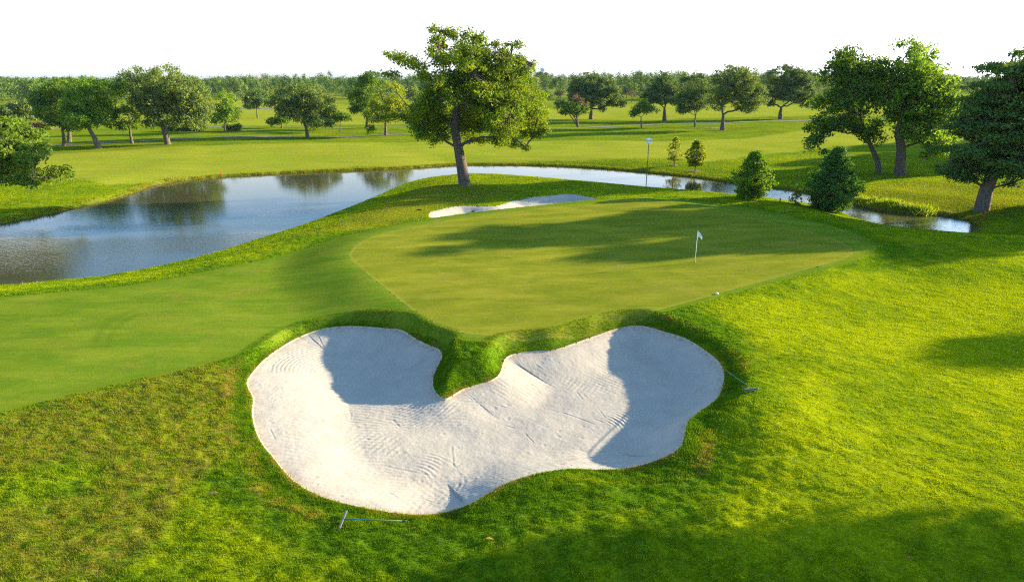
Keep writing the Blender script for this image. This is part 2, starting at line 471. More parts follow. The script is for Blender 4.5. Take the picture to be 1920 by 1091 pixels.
bunk_px = [(462, 718, -0.26), (480, 690, -0.31), (510, 662, -0.36), (560, 632, -0.41), (610, 615, -0.25), (665, 611, -0.25), (720, 615, -0.25), (752, 618, -0.25), (775, 632, -0.25),
           (800, 645, -0.25), (824, 655, -0.3), (829, 668, -0.35), (822, 685, -0.42), (813, 705, -0.5), (813, 725, -0.55), (822, 740, -0.6), (835, 747, -0.6), (850, 740, -0.6),
           (870, 728, -0.55), (900, 719, -0.5), (922, 712, -0.45), (937, 700, -0.4), (943, 682, -0.35), (949, 670, -0.3), (967, 662, -0.25), (1000, 658, -0.25), (1040, 655, -0.25),
           (1080, 642, -0.2), (1120, 628, -0.15), (1160, 615, -0.1), (1200, 610, -0.05), (1240, 620, 0), (1285, 634, 0), (1320, 655, 0), (1345, 675, 0.03), (1357, 695, 0.08), (1355, 725, 0.1),
           (1340, 752, 0.18), (1310, 772, 0.28), (1290, 790, 0.36), (1284, 815, 0.4), (1275, 838, 0.36), (1250, 855, 0.24), (1210, 870, 0.06), (1170, 878, -0.08), (1120, 880, -0.08),
           (1070, 878, -0.06), (1030, 883, 0.02), (990, 892, 0.08), (950, 905, 0.12), (915, 925, 0.08), (880, 945, 0), (850, 956, -0.18), (815, 963, -0.21), (770, 964, -0.23), (720, 958, -0.23),
           (670, 949, -0.23), (620, 936, -0.23), (580, 920, -0.26), (550, 900, -0.26), (530, 880, -0.26), (510, 855, -0.26), (490, 830, -0.26), (477, 800, -0.26), (472, 770, -0.26), (474, 745, -0.26)]
BUNK = catmull([on_z(x, y, z) for x, y, z in bunk_px], 3)
back_px = [(804, 406), (808, 399), (821, 395), (842, 390), (862, 387), (885, 387), (907, 388), (930, 387), (949, 382), (964, 377), (982, 374.5), (999, 370.5),
           (1029, 368), (1061, 365), (1080, 366), (1099, 370), (1120, 375), (1087, 383), (1024, 391), (977, 396), (939, 399), (885, 404), (836, 411), (812, 413)]
BACK = catmull([on_z(x, y, -0.1) for x, y in back_px], 3)

def polyn(px, z): return np.array([on_z(x, y, z) for x, y in px])
MOWN = polyn([(-900, 440), (-200, 352), (60, 325), (200, 345), (275, 338), (420, 322), (640, 311), (800, 305), (1000, 300), (1250, 300), (1330, 304), (1420, 292), (1600, 275), (1900, 268), (2600, 275), (2600, 250),
              (1900, 240), (1560, 238), (1400, 262), (1240, 266), (1050, 264), (900, 266), (700, 268), (500, 272), (340, 277), (150, 288), (-300, 300)], -0.6)
MOWN2 = polyn([(980, 225), (1200, 226), (1560, 218), (1900, 216), (1700, 196), (1500, 197), (1200, 196), (1000, 205)], -0.6)
MOWN3 = polyn([(160, 236), (480, 236), (780, 233), (760, 205), (640, 197), (470, 185), (300, 190), (100, 205)], -0.6)
DULL = polyn([(-200, 800), (0, 778), (230, 720), (400, 672), (432, 700), (425, 760), (420, 850), (340, 900), (300, 1000), (200, 1091), (-200, 1091), (-200, 960), (60, 950), (180, 912), (200, 872), (120, 868), (0, 890), (-200, 910)], 0)
OLIVE = [polyn([(560, 440), (660, 405), (740, 372), (790, 348), (900, 352), (960, 365), (900, 384), (810, 398), (780, 420), (680, 436)], -.3),
         polyn([(1600, 372), (1640, 345), (1750, 338), (1830, 345), (1990, 350), (1990, 395), (1850, 405), (1720, 392), (1650, 385)], -.5)]
TRACK = [polyn([(170, 640), (185, 605), (215, 585), (250, 572), (256, 576), (222, 590), (195, 612), (180, 642)], 0.2), polyn([(192, 645), (205, 615), (228, 594), (258, 580), (262, 583), (236, 598), (214, 620), (203, 646)], 0.2)]
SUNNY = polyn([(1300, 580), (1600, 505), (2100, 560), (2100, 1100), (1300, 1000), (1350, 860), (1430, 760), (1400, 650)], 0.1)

FARX = SHORE[(SHORE[:, 1] > 58)]
fx_, fy_ = [], []
for x, y in shore_px[1:33]:
    p = on_z(x, y, ZW); fx_.append(p[0]); fy_.append(p[1])
o_ = np.argsort(fx_); fx_ = np.array(fx_)[o_]; fy_ = np.array(fy_)[o_]

def base_height(x, y, ds, dg):
    yf = np.interp(x, fx_, fy_)
    far = smooth(-1, 6, y - yf)
    und = 0.22 * (vnoise(x, y, 0.045, 3) - 0.5) + 0.12 * (vnoise(x, y, 0.13, 5) - 0.5)
    T = (1 - far) * (0.0 + und * 0.8) + far * (-0.5 + und * 1.6)
    T = T + far * 0.9 * (vnoise(x, y, 0.012, 9) - 0.5) * smooth(150, 300, y)
    T = T + 0.55 * np.exp(-((x - 33) ** 2 + (y - 47) ** 2) / 90.0)
    T = T + 0.45 * np.exp(-((x - 13) ** 2 + (y - 25) ** 2) / 50.0) + 0.5 * np.exp(-((x - 9.3) ** 2 + (y - 20.8) ** 2) / 9.0) + 0.15 * np.exp(-((x - 1) ** 2 + (y - 17) ** 2) / 10.0)
    T = T - 0.24 * np.exp(-((x + 8.5) ** 2 + (y - 19.5) ** 2) / 40.0)
    zg = ZG + 0.006 * (y - 42) - 0.10 * np.exp(-((x - 4) ** 2 + (y - 50) ** 2) / 120.0)
    wd = 1 - smooth(0.0, 5.5, dg)
    T = T + (zg - T) * wd
    h = T - ZW
    near_b = smooth(0, 8.0, ds) * 0.85 + smooth(0, 0.5, ds) * 0.15
    far_b = smooth(0, 9.0, ds) * 0.58 + smooth(0.0, 0.45, ds) * 0.42
    b = near_b * (1 - far) + far_b * far
    return np.where(ds > 0, ZW + h * b, ZW + np.maximum(ds * 0.6, -0.9))

def sand_detail(x, y):
    d = np.zeros_like(x)
    rg = np.random.default_rng(5)
    # raked arcs
    for (px, py, r0, r1, a0, a1, amp) in [(1090, 800, .35, 3.4, -2.2, 0.9, .0095), (700, 720, 2.0, 4.6, -1.9, -0.2, .005), (640, 690, 1.2, 3.4, 1.9, 3.6, .005), (1190, 690, 0.5, 3.0, -0.6, 2.6, .006), (760, 900, 0.8, 2.3, -0.4, 1.5, .005)]:
        c = on_z(px, py, -.7)
        r = np.hypot(x - c[0], y - c[1]); th = np.arctan2(y - c[1], x - c[0])
        tm = (a0 + a1) / 2
        dth = np.abs((th - tm + math.pi) % (2 * math.pi) - math.pi)
        m = smooth(r0 - .2, r0 + .2, r) * (1 - smooth(r1 - .4, r1, r)) * (1 - smooth((a1 - a0) / 2 - .35, (a1 - a0) / 2, dth))
        m = m * smooth(0.2, 0.55, vnoise(x, y, 0.9, 11))
        d += amp * m * np.sin(r * 2 * math.pi / 0.19 + 1.2 * vnoise(x, y, 0.8, 4) * 3)
    d += 0.05 * (vnoise(x, y, 0.7, 21) - 0.5) + 0.014 * (vnoise(x, y, 2.2, 22) - 0.5) + 0.007 * (vnoise(x, y, 6.0, 23) - 0.5) + 0.005 * (vnoise(x, y, 14.0, 24) - 0.5)
    for cpx, cpy, lam, sd_ in [(300, 1150, .23, 1), (900, 420, .21, 2), (1250, 1000, .25, 3), (760, 640, .22, 4)]:
        c = on_z(cpx, cpy, -.7); r = np.hypot(x - c[0], y - c[1])
        d += 0.0033 * smooth(.55, .8, vnoise(x, y, .38, 90 + sd_)) * np.sin(r * 2 * math.pi / lam + 2.5 * vnoise(x, y, .7, 95 + sd_)) * smooth(.2, .6, vnoise(x, y, 2.5, 97 + sd_))
    # scrapes and footprints
    for k in range(34):
        px = rg.uniform(480, 1230); py = rg.uniform(690, 950)
        c = on_z(px, py, -.7); a = rg.normal(-0.8, 0.55); L = rg.uniform(.12, .55) if k % 3 else rg.uniform(.5, 1.1)
        dx, dy = x - c[0], y - c[1]
        u = dx * math.cos(a) + dy * math.sin(a); v = -dx * math.sin(a) + dy * math.cos(a)
        wv = rg.uniform(.03, .05)
        m = np.exp(-(v / wv) ** 2) * (1 - smooth(L * .7, L, np.abs(u)))
        d -= rg.uniform(.003, .009) * m - 0.003 * np.exp(-((v - wv * 1.9) / wv) ** 2) * (1 - smooth(L * .7, L, np.abs(u)))
    for k in range(120):
        px = rg.uniform(480, 1260); py = rg.uniform(680, 955)
        c = on_z(px, py, -.7); r = np.hypot(x - c[0], y - c[1]); s = rg.uniform(.05, .11)
        d += -rg.uniform(.004, .012) * np.exp(-(r / s) ** 2) + .002 * np.exp(-((r - 1.7 * s) / (.5 * s)) ** 2)
    return d

def prof(t):
    t = np.clip(t, 0, 1)
    return 0.5 * smooth(0, 1.0, t) + 0.5 * t * (2 - t)

def full_height(x, y, ds, dg, b1, z1, b2, detail=False):
    z = base_height(x, y, ds, dg)
    # front bunker
    out = smooth(0, 1.0, b1 / (1.25 - 0.5 * smooth(26, 28, y) * (1 - smooth(-1, 1, x))))
    zo = z1 + (z - z1) * out
    s = -b1
    floor = -1.0 + 0.05 * (vnoise(x, y, 0.25, 31) - .5) + 0.36 * np.clip((-2.5 - x) / 9.0, 0, 1) - 0.26 * np.exp(-((x + 6.8) ** 2 + (y - 26.6) ** 2) / 8.0) + 0.16 * np.clip((24 - y) / 8.0, 0, 1)
    lip = 0.05 * smooth(0, 0.05, s)
    zi = (z1 - lip) + (floor - (z1 - lip)) * prof(s / (2.6 + 3.4 * (1 - smooth(-10, -4, x)) * (1 - smooth(23, 29, y)) - 0.6 * smooth(4, 7, x)))
    if detail: zi = zi + sand_detail(x, y) * smooth(0.05, 0.5, s)
    z = np.where(b1 > 0, np.where(b1 < 1.3, zo, z), zi)
    # rear bunker
    s2 = -b2
    z2 = z - 0.04 * smooth(0, .05, s2) - 0.42 * smooth(0, 1.7, s2)
    if detail: z2 = z2 + 0.04 * (vnoise(x, y, 1.5, 41) - .5) * smooth(.05, .5, s2)
    return np.where(b2 < 0, z2, z)

def axis(dense0, dense1, s0, segs_neg, segs_pos):
    pos = list(np.arange(dense0, dense1, s0))
    def grow(start, sgn, segs):
        out, p, s = [], start, s0
        for lim, gr in segs:
            while abs(p - start) < lim:
                s *= (1 + gr); p += sgn * s; out.append(p)
        return out
    return np.array(sorted(grow(dense0, -1, segs_neg) + pos + grow(pos[-1], 1, segs_pos)))

GX = axis(-13.5, 13.5, 0.09, [(60, .016), (330, .022), (3500, .12)], [(60, .016), (330, .022), (3500, .12)])
GY = axis(12.5, 34.0, 0.09, [(40, .12)], [(80, .011), (240, .016), (5000, .08)])
XX, YY = np.meshgrid(GX, GY)
nx, ny = len(GX), len(GY)
X, Y = XX.ravel().copy(), YY.ravel().copy()

def sdf_box(poly, pad=9.0):
    d = np.full(X.shape, 50.0); cx = X.copy(); cy = Y.copy(); cz = np.zeros_like(X)
    P = np.asarray(poly)
    m = (X > P[:, 0].min() - pad) & (X < P[:, 0].max() + pad) & (Y > P[:, 1].min() - pad) & (Y < P[:, 1].max() + pad)
    d[m], cx[m], cy[m], cz[m] = sdf(poly, X[m], Y[m])
    return d, cx, cy, cz

dxl = np.minimum(np.gradient(GX)[None, :].repeat(ny, 0), np.gradient(GY)[:, None].repeat(nx, 1)).ravel()
frozen = np.zeros(X.shape, bool)
snapped = {}
for key, poly in (("bunk", BUNK), ("back", BACK), ("green", GREEN), ("apron", APRON), ("shore", SHORE)):
    d, cx, cy, _ = sdf_box(poly)
    m = (np.abs(d) < 0.52 * dxl) & ~frozen
    X[m] = cx[m]; Y[m] = cy[m]
    frozen |= m
    snapped[key] = m
D = {}
for key, poly, pad in (("bunk", BUNK, 6), ("back", BACK, 6), ("green", GREEN, 9), ("apron", APRON, 6), ("shore", SHORE, 14)):
    d, _, _, z = sdf_box(poly, pad)
    d[snapped[key]] = 0.0
    D[key] = d
    if key == "bunk": ZR = z
Z = full_height(X, Y, D["shore"], D["green"], D["bunk"], ZR, D["back"])
rough = smooth(0.0, 0.5, np.minimum.reduce([D["apron"], D["bunk"], D["back"], D["shore"], D["green"]])) * (1 - smooth(40, 70, Y))
A_sun0 = smooth(6, 12, X) * smooth(14, 16, Y)
Z = Z + rough * (1 - 0.5 * A_sun0) * (0.05 * (vnoise(X, Y, 1.5, 81) - .5) + 0.06 * (vnoise(X + .4 * Y, Y * 1.6, 3.1, 82) - .5) + 0.035 * (vnoise(X, Y, 6.5, 83) - .5))

def interp(A, x, y):
    A = A.reshape(ny, nx)
    i = np.clip(np.searchsorted(GX, x) - 1, 0, nx - 2); j = np.clip(np.searchsorted(GY, y) - 1, 0, ny - 2)
    fx = np.clip((x - GX[i]) / (GX[i + 1] - GX[i]), 0, 1); fy = np.clip((y - GY[j]) / (GY[j + 1] - GY[j]), 0, 1)
    return (A[j, i] * (1 - fx) + A[j, i + 1] * fx) * (1 - fy) + (A[j + 1, i] * (1 - fx) + A[j + 1, i + 1] * fx) * fy

def H(x, y): return float(interp(Z, np.array([x]), np.array([y]))[0])

def on_ground(px, py):
    """the point of the ground seen at a pixel of the photograph"""
    d = ray(px, py)
    ts = np.concatenate([np.arange(10, 120, 0.1), np.arange(120, 1500, 1.0)])
    P = np.array([0, 0, CAMH])[None] + ts[:, None] * d[None]
    below = P[:, 2] < interp(Z, P[:, 0], P[:, 1])
    k = int(np.argmax(below)) if below.any() else len(ts) - 1
    p = P[k]
    return np.array([p[0], p[1], H(p[0], p[1])])

def inside(poly, pad=0.6):
    d = np.full(X.shape, 50.0)
    P = np.asarray(poly)
    m = (X > P[:, 0].min() - 3) & (X < P[:, 0].max() + 3) & (Y > P[:, 1].min() - 3) & (Y < P[:, 1].max() + 3)
    d[m] = sdf(poly, X[m], Y[m])[0]
    return 1 - smooth(-pad, pad, d + pad * 1.2 * (vnoise(X, Y, 0.9, 71) - .5))

A_mown = np.maximum.reduce([inside(MOWN, 1.2), inside(MOWN2, 2), inside(MOWN3, 2)])
A_mown = np.maximum(A_mown, smooth(330, 420, Y) * 0.5)
ring = np.exp(-((D["bunk"] - 0.8 - 0.6 * (vnoise(X, Y, 0.35, 62) - .5)) / 0.26) ** 2)
A_dry = np.clip(ring * smooth(0.38, 0.75, vnoise(X, Y, 0.42, 61)) * 0.8, 0, 1)
A_dry = np.maximum(A_dry, 0.75 * (1 - smooth(.06, .30, np.abs(D["bunk"]))) * smooth(.35, .6, vnoise(X, Y, .8, 63)))
A_dull = np.maximum.reduce([inside(DULL, 0.5), 0.95 * inside(OLIVE[0], 1.5), 0.85 * inside(OLIVE[1], 1.5)])
A_lush = np.clip((1 - smooth(1.2, 3.4, D["bunk"])) * (1 - A_dry) + 0.6 * (1 - smooth(0, 3, D["apron"])), 0, 1) * (1 - A_dull)
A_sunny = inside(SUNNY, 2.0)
A_mud = np.clip((1 - smooth(0.02, 0.3, np.abs(D["shore"]))) * 0.8, 0, 1)
A_edge = 1 - smooth(0.02, 0.28, np.abs(D["green"]))
A_sedge = 1 - smooth(0.02, 0.45, np.abs(np.minimum(D["bunk"], D["back"])))
A_rim = 1 - smooth(0.0, 0.9, np.abs(D["apron"]) + 0.7 * (vnoise(X, Y, 1.3, 51) - .35))
A_track = np.maximum(inside(TRACK[0], .08), inside(TRACK[1], .08))
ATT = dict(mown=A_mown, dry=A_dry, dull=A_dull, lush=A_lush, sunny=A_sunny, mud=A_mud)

jj, ii = np.meshgrid(np.arange(ny - 1), np.arange(nx - 1), indexing='ij')
v00 = (jj * nx + ii).ravel(); v10 = v00 + 1; v01 = v00 + nx; v11 = v01 + 1
alt = ((ii + jj) % 2 == 0).ravel()
tris = np.concatenate([np.stack([v00, v10, v11], 1)[alt], np.stack([v00, v11, v01], 1)[alt],
                       np.stack([v00, v10, v01], 1)[~alt], np.stack([v10, v11, v01], 1)[~alt]])
zone = np.zeros(len(tris), int)
for zid, key in ((1, "apron"), (2, "green"), (3, "back"), (4, "bunk")):
    zone[D[key][tris].sum(1) < -1e-9] = zid

def zone_mesh(name, zid, mat, attrs, detail=0):
    t = tris[zone == zid]
    used, inv = np.unique(t, return_inverse=True)
    t = inv.reshape(-1, 3)
    V = np.stack([X[used], Y[used], Z[used]], 1)
    at = {k: a[used] for k, a in attrs.items()}
    for lv in range(detail):
        e = np.concatenate([t[:, [0, 1]], t[:, [1, 2]], t[:, [2, 0]]]); e.sort(axis=1)
        ue, ie, ct = np.unique(e, axis=0, return_inverse=True, return_counts=True)
        ie = ie.ravel()
        nv = (V[ue[:, 0]] + V[ue[:, 1]]) / 2
        if lv == 0: fixed = np.zeros(len(V), bool); fixed[ue[ct == 1].ravel()] = True
        fixed = np.concatenate([fixed, ct == 1])
        at = {k: np.concatenate([a, (a[ue[:, 0]] + a[ue[:, 1]]) / 2]) for k, a in at.items()}
        m = ie.reshape(3, -1) + len(V)
        V = np.vstack([V, nv])
        t = np.vstack([np.stack([t[:, 0], m[0], m[2]], 1), np.stack([t[:, 1], m[1], m[0]], 1), np.stack([t[:, 2], m[2], m[1]], 1), np.stack([m[0], m[1], m[2]], 1)])
    if detail:
        P = BUNK if zid == 4 else BACK
        d, _, _, rz = sdf(P, V[:, 0], V[:, 1])
        big = np.full(len(V), 30.0)
        ds, dg = interp(D["shore"], V[:, 0], V[:, 1]), interp(D["green"], V[:, 0], V[:, 1])
        z = full_height(V[:, 0], V[:, 1], ds, dg, np.minimum(d, 0) if zid == 4 else big, rz, d if zid == 3 else big, True)
        V[~fixed, 2] = z[~fixed]
    return link_mesh(name, V, t, mat, None, at)

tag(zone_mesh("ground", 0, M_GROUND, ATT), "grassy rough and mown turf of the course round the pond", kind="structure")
tag(zone_mesh("fairway", 1, M_APRON, dict(track=A_track, edge=A_rim)), "short mown fairway apron between pond and putting green", kind="structure")
tag(zone_mesh("putting_green", 2, M_GREEN, dict(edge=A_edge, track=A_track * 0)), "closely mown putting green with a flagstick", kind="structure")
tag(zone_mesh("bunker_sand", 4, M_SAND, dict(edge=A_sedge), 2), "white sand of the large heart shaped bunker in front of the green", kind="structure")
tag(zone_mesh("bunker_sand", 3, M_SAND, dict(edge=A_sedge * 0.3), 1), "white sand of the narrow bunker behind the green", kind="structure")
wx0, wx1 = SHORE[:, 0].min() - 3, SHORE[:, 0].max() + 3
wy0, wy1 = SHORE[:, 1].min() - 3, SHORE[:, 1].max() + 3
ux, uy = np.meshgrid(np.linspace(wx0, wx1, 60), np.linspace(wy0, wy1, 40))
k = (np.arange(39)[:, None] * 60 + np.arange(59)[None]).ravel()
wt = link_mesh("pond_water", np.stack([ux.ravel(), uy.ravel(), np.full(ux.size, ZW)], 1), np.stack([k, k + 1, k + 61, k + 60], 1), M_WATER)
tag(wt, "calm pond reflecting blue sky and trees", kind="structure")

# cart paths
def path(px, width):
    P = np.array([on_ground(x, y) for x, y in px])
    t = np.linspace(0, 1, len(P)); tt = np.linspace(0, 1, len(P) * 14)
    x, y = np.interp(tt, t, P[:, 0]), np.interp(tt, t, P[:, 1])
    ker = np.ones(9) / 9
    x = np.convolve(np.pad(x, 4, 'edge'), ker, 'valid'); y = np.convolve(np.pad(y, 4, 'edge'), ker, 'valid')
    tx, ty = np.gradient(x), np.gradient(y); L = np.hypot(tx, ty) + 1e-9
    wv = width * (0.9 + 0.2 * vnoise(x, y, 0.2, 8))
    rows = []
    for s in (-.5, -.17, .17, .5):
        qx, qy = x - ty / L * wv * s, y + tx / L * wv * s
        rows.append(np.stack([qx, qy, interp(Z, qx, qy) + 0.06], 1))
    n = len(x); V = np.vstack(rows)
    a = np.arange(n - 1)
    F = np.vstack([np.stack([r * n + a, r * n + a + 1, (r + 1) * n + a + 1, (r + 1) * n + a], 1) for r in range(3)])
    return link_mesh("cart_path", V, F, M_PATH)
tag(path([(60, 276), (130, 272), (250, 267), (340, 261), (420, 257.5), (520, 257.5), (640, 258), (760, 253), (880, 249)], 2.0), "pale cart path under the left hand row of trees", kind="structure")
tag(path([(190, 237), (300, 236), (440, 240), (560, 240), (680, 241), (790, 239), (900, 238)], 2.2), "pale path beyond the trees on the far side", kind="structure")
tag(path([(960, 243), (1060, 241), (1140, 238.5), (1230, 234), (1330, 231), (1450, 228), (1600, 225), (1800, 222)], 2.2), "pale cart path under the right hand row of oaks", kind="structure")
tag(path([(440, 204), (480, 204), (520, 205), (560, 205)], 3.5), "pale path on the distant hole", kind="structure")
def patch(name, px, py, rx, ry, mat):
    c = on_ground(px, py); rg = np.random.default_rng(int(px))
    th = np.arange(28) / 28 * 2 * math.pi
    V = [[c[0], c[1], 0]]
    for f in (.5, 1.0):
        r = f * (1 + (.18 * rg.normal(size=28) if f == 1 else 0))
        V += list(np.stack([c[0] + rx * r * np.cos(th), c[1] + ry * r * np.sin(th), th * 0], 1))
    V = np.array(V); V[:, 2] = interp(Z, V[:, 0], V[:, 1]) + np.where(np.arange(len(V)) > 28, 0.02, 0.07)
    a = np.arange(28); b = (a + 1) % 28
    return link_mesh(name, V, [np.stack([1 + a, 29 + a, 29 + b, 1 + b], 1), np.stack([a * 0, 1 + a, 1 + b], 1)], mat)
for (px, py, rx, ry) in [(435, 172.8, 14, 6), (412, 174, 10, 5), (478, 171.5, 16, 5), (455, 173.5, 10, 4)]:
    tag(patch("bunker_sand", px, py, rx, ry, M_SAND), "distant white bunker sand near the far trees", kind="structure")
tag(patch("bare_soil", 1333, 240.5, 2.6, 2.0, M_MULCH), "bare brown soil beside the forked oak", kind="structure")
tag(patch("bare_soil", 92, 241, 5.5, 4.5, M_MULCH), "bare soil under the far left trees", kind="structure")
tag(patch("mulch_bed", 1303, 322, 1.1, 0.9, M_MULCH), "brown mulch ring round the round sapling", kind="structure")
tag(patch("mulch_bed", 1264, 311, 0.7, 0.6, M_MULCH), "thin mulch ring round the feathery sapling", kind="structure")

# ------------------------------------------------------------------ grass (blades)
def blades(x, y, z, hgt, wid, rg, lean=0.5, az=None):
    n = len(x)
    a = rg.uniform(0, 2 * math.pi, n) if az is None else az
    b = rg.uniform(0, 2 * math.pi, n)
    le = rg.uniform(0.15, 1.0, n) * lean * hgt
    wx, wy = np.cos(b) * wid / 2, np.sin(b) * wid / 2
    V = np.empty((n, 3, 3))
    V[:, 0] = np.stack([x - wx, y - wy, z - 0.01], 1)
    V[:, 1] = np.stack([x + wx, y + wy, z - 0.01], 1)
    V[:, 2] = np.stack([x + np.cos(a) * le, y + np.sin(a) * le, z + hgt], 1)
    return V.reshape(-1, 3)

rg = np.random.default_rng(12)
BV, BT, BB = [], [], []
def scatter(n, y0, y1, hgt):
    # log-spaced over the visible wedge, so the turf thins evenly with distance
    y = y0 * (y1 / y0) ** rg.uniform(0, 1, n)
    half = (y * math.cos(TILT) + CAMH * math.sin(TILT)) * 0.8 + 2.5
    x = rg.uniform(-1, 1, n) * half
    ok = (interp(D["apron"], x, y) + 0.35 * (vnoise(x, y, 2.0, 52) - .6) > 0.0) & (interp(D["bunk"], x, y) > 0.0) & (interp(D["back"], x, y) > 0) & (interp(D["shore"], x, y) > 0.15) & (interp(D["green"], x, y) > 0.3)
    clump = vnoise(x, y, 2.4, 55) * 0.4 + vnoise(x, y, 6.0, 56) * 0.6
    ok &= rg.uniform(0, 1, n) < 0.12 + 1.15 * clump
    ok &= interp(A_mown, x, y) < 0.5
    x, y, clump = x[ok], y[ok], clump[ok]
    h = (hgt + 0.0005 * y) * (1 - 0.4 * smooth(32, 42, y)) * (0.45 + 0.9 * clump) * rg.uniform(0.6, 1.3, len(x)) * (1 - 0.45 * interp(A_sunny, x, y))
    az = rg.normal(2.6, 0.9, len(x))
    BV.append(blades(x, y, interp(Z, x, y), h, 0.00115 * y * rg.uniform(.7, 1.3, len(x)), rg, 0.9, az))
    BT.append(np.repeat(np.clip(rg.normal(0.5, 0.22, len(x)), 0, 1), 3)); BB.append(np.zeros(3 * len(x)))
scatter(1900000, 12.2, 115, 0.056)
# longer fringe round the front bunker and the pond bank
def fringe(poly, n, d0, d1, hgt, wid, bank, cond=None):
    P = np.vstack([poly, poly[:1]]); seg = np.hypot(*np.diff(P[:, :2], axis=0).T); c = np.concatenate([[0], np.cumsum(seg)])
    s = rg.uniform(0, c[-1], n); x = np.interp(s, c, P[:, 0]) + rg.normal(0, d1, n); y = np.interp(s, c, P[:, 1]) + rg.normal(0, d1, n)
    d = sdf_pts(poly, x, y)
    ok = (d > d0) & (d < d1)
    if cond is not None: ok &= cond(x, y)
    x, y = x[ok], y[ok]
    k = vnoise(x, y, 1.6, 77)
    BV.append(blades(x, y, interp(Z, x, y) - 0.02, hgt * (0.4 + 0.9 * k) * rg.uniform(.6, 1.3, len(x)), wid * np.ones(len(x)), rg, 0.7))
    BT.append(np.repeat(rg.uniform(0, 1, len(x)), 3)); BB.append(np.full(3 * len(x), bank))
def sdf_pts(poly, x, y): return sdf(poly, x, y)[0]
fringe(BUNK, 150000, 0.0, 1.1, 0.11, 0.022, 0.0)
fringe(BACK, 12000, 0.0, 0.8, 0.10, 0.04, 0.0)
fringe(SHORE, 90000, -0.12, 0.9, 0.30, 0.05, 1.0, lambda x, y: y > np.interp(x, fx_, fy_) - 3)
fringe(SHORE, 30000, 0.0, 0.9, 0.13, 0.05, 0.25, lambda x, y: y <= np.interp(x, fx_, fy_) - 3)
V = np.vstack(BV); n3 = len(V)
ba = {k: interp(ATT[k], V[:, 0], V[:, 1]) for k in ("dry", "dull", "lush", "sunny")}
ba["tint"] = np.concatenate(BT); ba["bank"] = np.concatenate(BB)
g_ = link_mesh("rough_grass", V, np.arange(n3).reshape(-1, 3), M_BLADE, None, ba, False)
tag(g_, "uncut blades of rough grass round the bunkers and along the pond bank", kind="stuff")
# reeds in the creek
NR = 3000
rx = rg.uniform(0, 1, NR); ry = np.abs(rg.normal(0, 1, NR))
pa = np.array([on_z(x, y, ZW) for x, y in [(1596, 379), (1630, 385), (1665, 392), (1700, 397), (1735, 401)]])
cx = np.interp(rx, np.linspace(0, 1, 5), pa[:, 0]) + rg.normal(0, .5, NR); cy = np.interp(rx, np.linspace(0, 1, 5), pa[:, 1]) - ry * 0.75 + rg.normal(0, .5, NR) + .5
kk = vnoise(cx, cy, 1.1, 66) * .7 + vnoise(cx, cy, 3.0, 67) * .3
ok = (rg.uniform(0, 1, NR) < 2.2 * (kk - .2)) ; cx, cy, kk, rx = cx[ok], cy[ok], kk[ok], rx[ok]; NR = len(cx)
RV = blades(cx, cy, np.maximum(interp(Z, cx, cy), ZW - .05), (.12 + .75 * kk ** 1.5) * rg.uniform(.5, 1.3, NR), np.full(NR, .10), rg, 1.3)
tag(link_mesh("water_reeds", RV, np.arange(len(RV)).reshape(-1, 3), L_REED, None, dict(tint=np.repeat(rg.uniform(0, 1, NR), 3)), False), "bright green reeds growing along the creek edge", kind="stuff")

# ------------------------------------------------------------------ trees
def leaf_cards(clumps, per, size, rg, flat=0.35, droop=0.0, outw=0.8):
    C = np.asarray(clumps, float)
    idx = np.repeat(np.arange(len(C)), np.maximum(3, (per * C[:, 6]).astype(int)))
    n = len(idx)
    d = rg.normal(size=(n, 3)); d /= np.linalg.norm(d, axis=1)[:, None]
    r = 1.22 * rg.uniform(0, 1, n) ** 0.55
    p = C[idx, :3] + d * r[:, None] * C[idx, 3:6]
    nn = d * outw + rg.normal(size=(n, 3)) * max(0.22, 0.82 - 0.4 * outw) + np.array([0, 0, flat]); nn /= np.linalg.norm(nn, axis=1)[:, None]
    t = np.cross(nn, rg.normal(size=(n, 3))); t /= np.linalg.norm(t, axis=1)[:, None] + 1e-9
    if droop: t[:, 2] -= droop; t /= np.linalg.norm(t, axis=1)[:, None]
    b = np.cross(nn, t)
    L = size * rg.uniform(.6, 1.35, n)
    hl, hw = (t * L[:, None]) / 2, b * (L * rg.uniform(.28, .5, n))[:, None] / 1.4
    V = np.stack([p - hl, p + hw + hl * .1, p + hl, p - hw + hl * .1], 1)
    tint = np.clip(0.55 * C[idx, 7] + 0.45 * rg.uniform(0, 1, n), 0, 1)
    return V.reshape(-1, 3), np.arange(n * 4).reshape(-1, 4), np.repeat(tint, 4)

def lobes_to_clumps(lobes, rc, rg, fill=1.0, depthf=0.8, W=None, axis=None, yaxis=None):
    out = []
    for (c, r) in lobes:
        c, r = np.array(c), np.array(r)
        k = max(3, int(fill * 0.75 * (r[0] * r[1] + r[1] * r[2] + r[0] * r[2]) / rc ** 2))
        for _ in range(k):
            d = rg.normal(size=3); d /= np.linalg.norm(d)
            p = c + d * r * rg.uniform(.35, 1.0) ** 0.5 * np.maximum(0.35, 1 - 0.55 * rc / r)
            q = rc * rg.uniform(.65, 1.25)
            out.append([*p, q, q, q * .72, (q / rc) ** 2, rg.uniform(0, 1)])
    return out

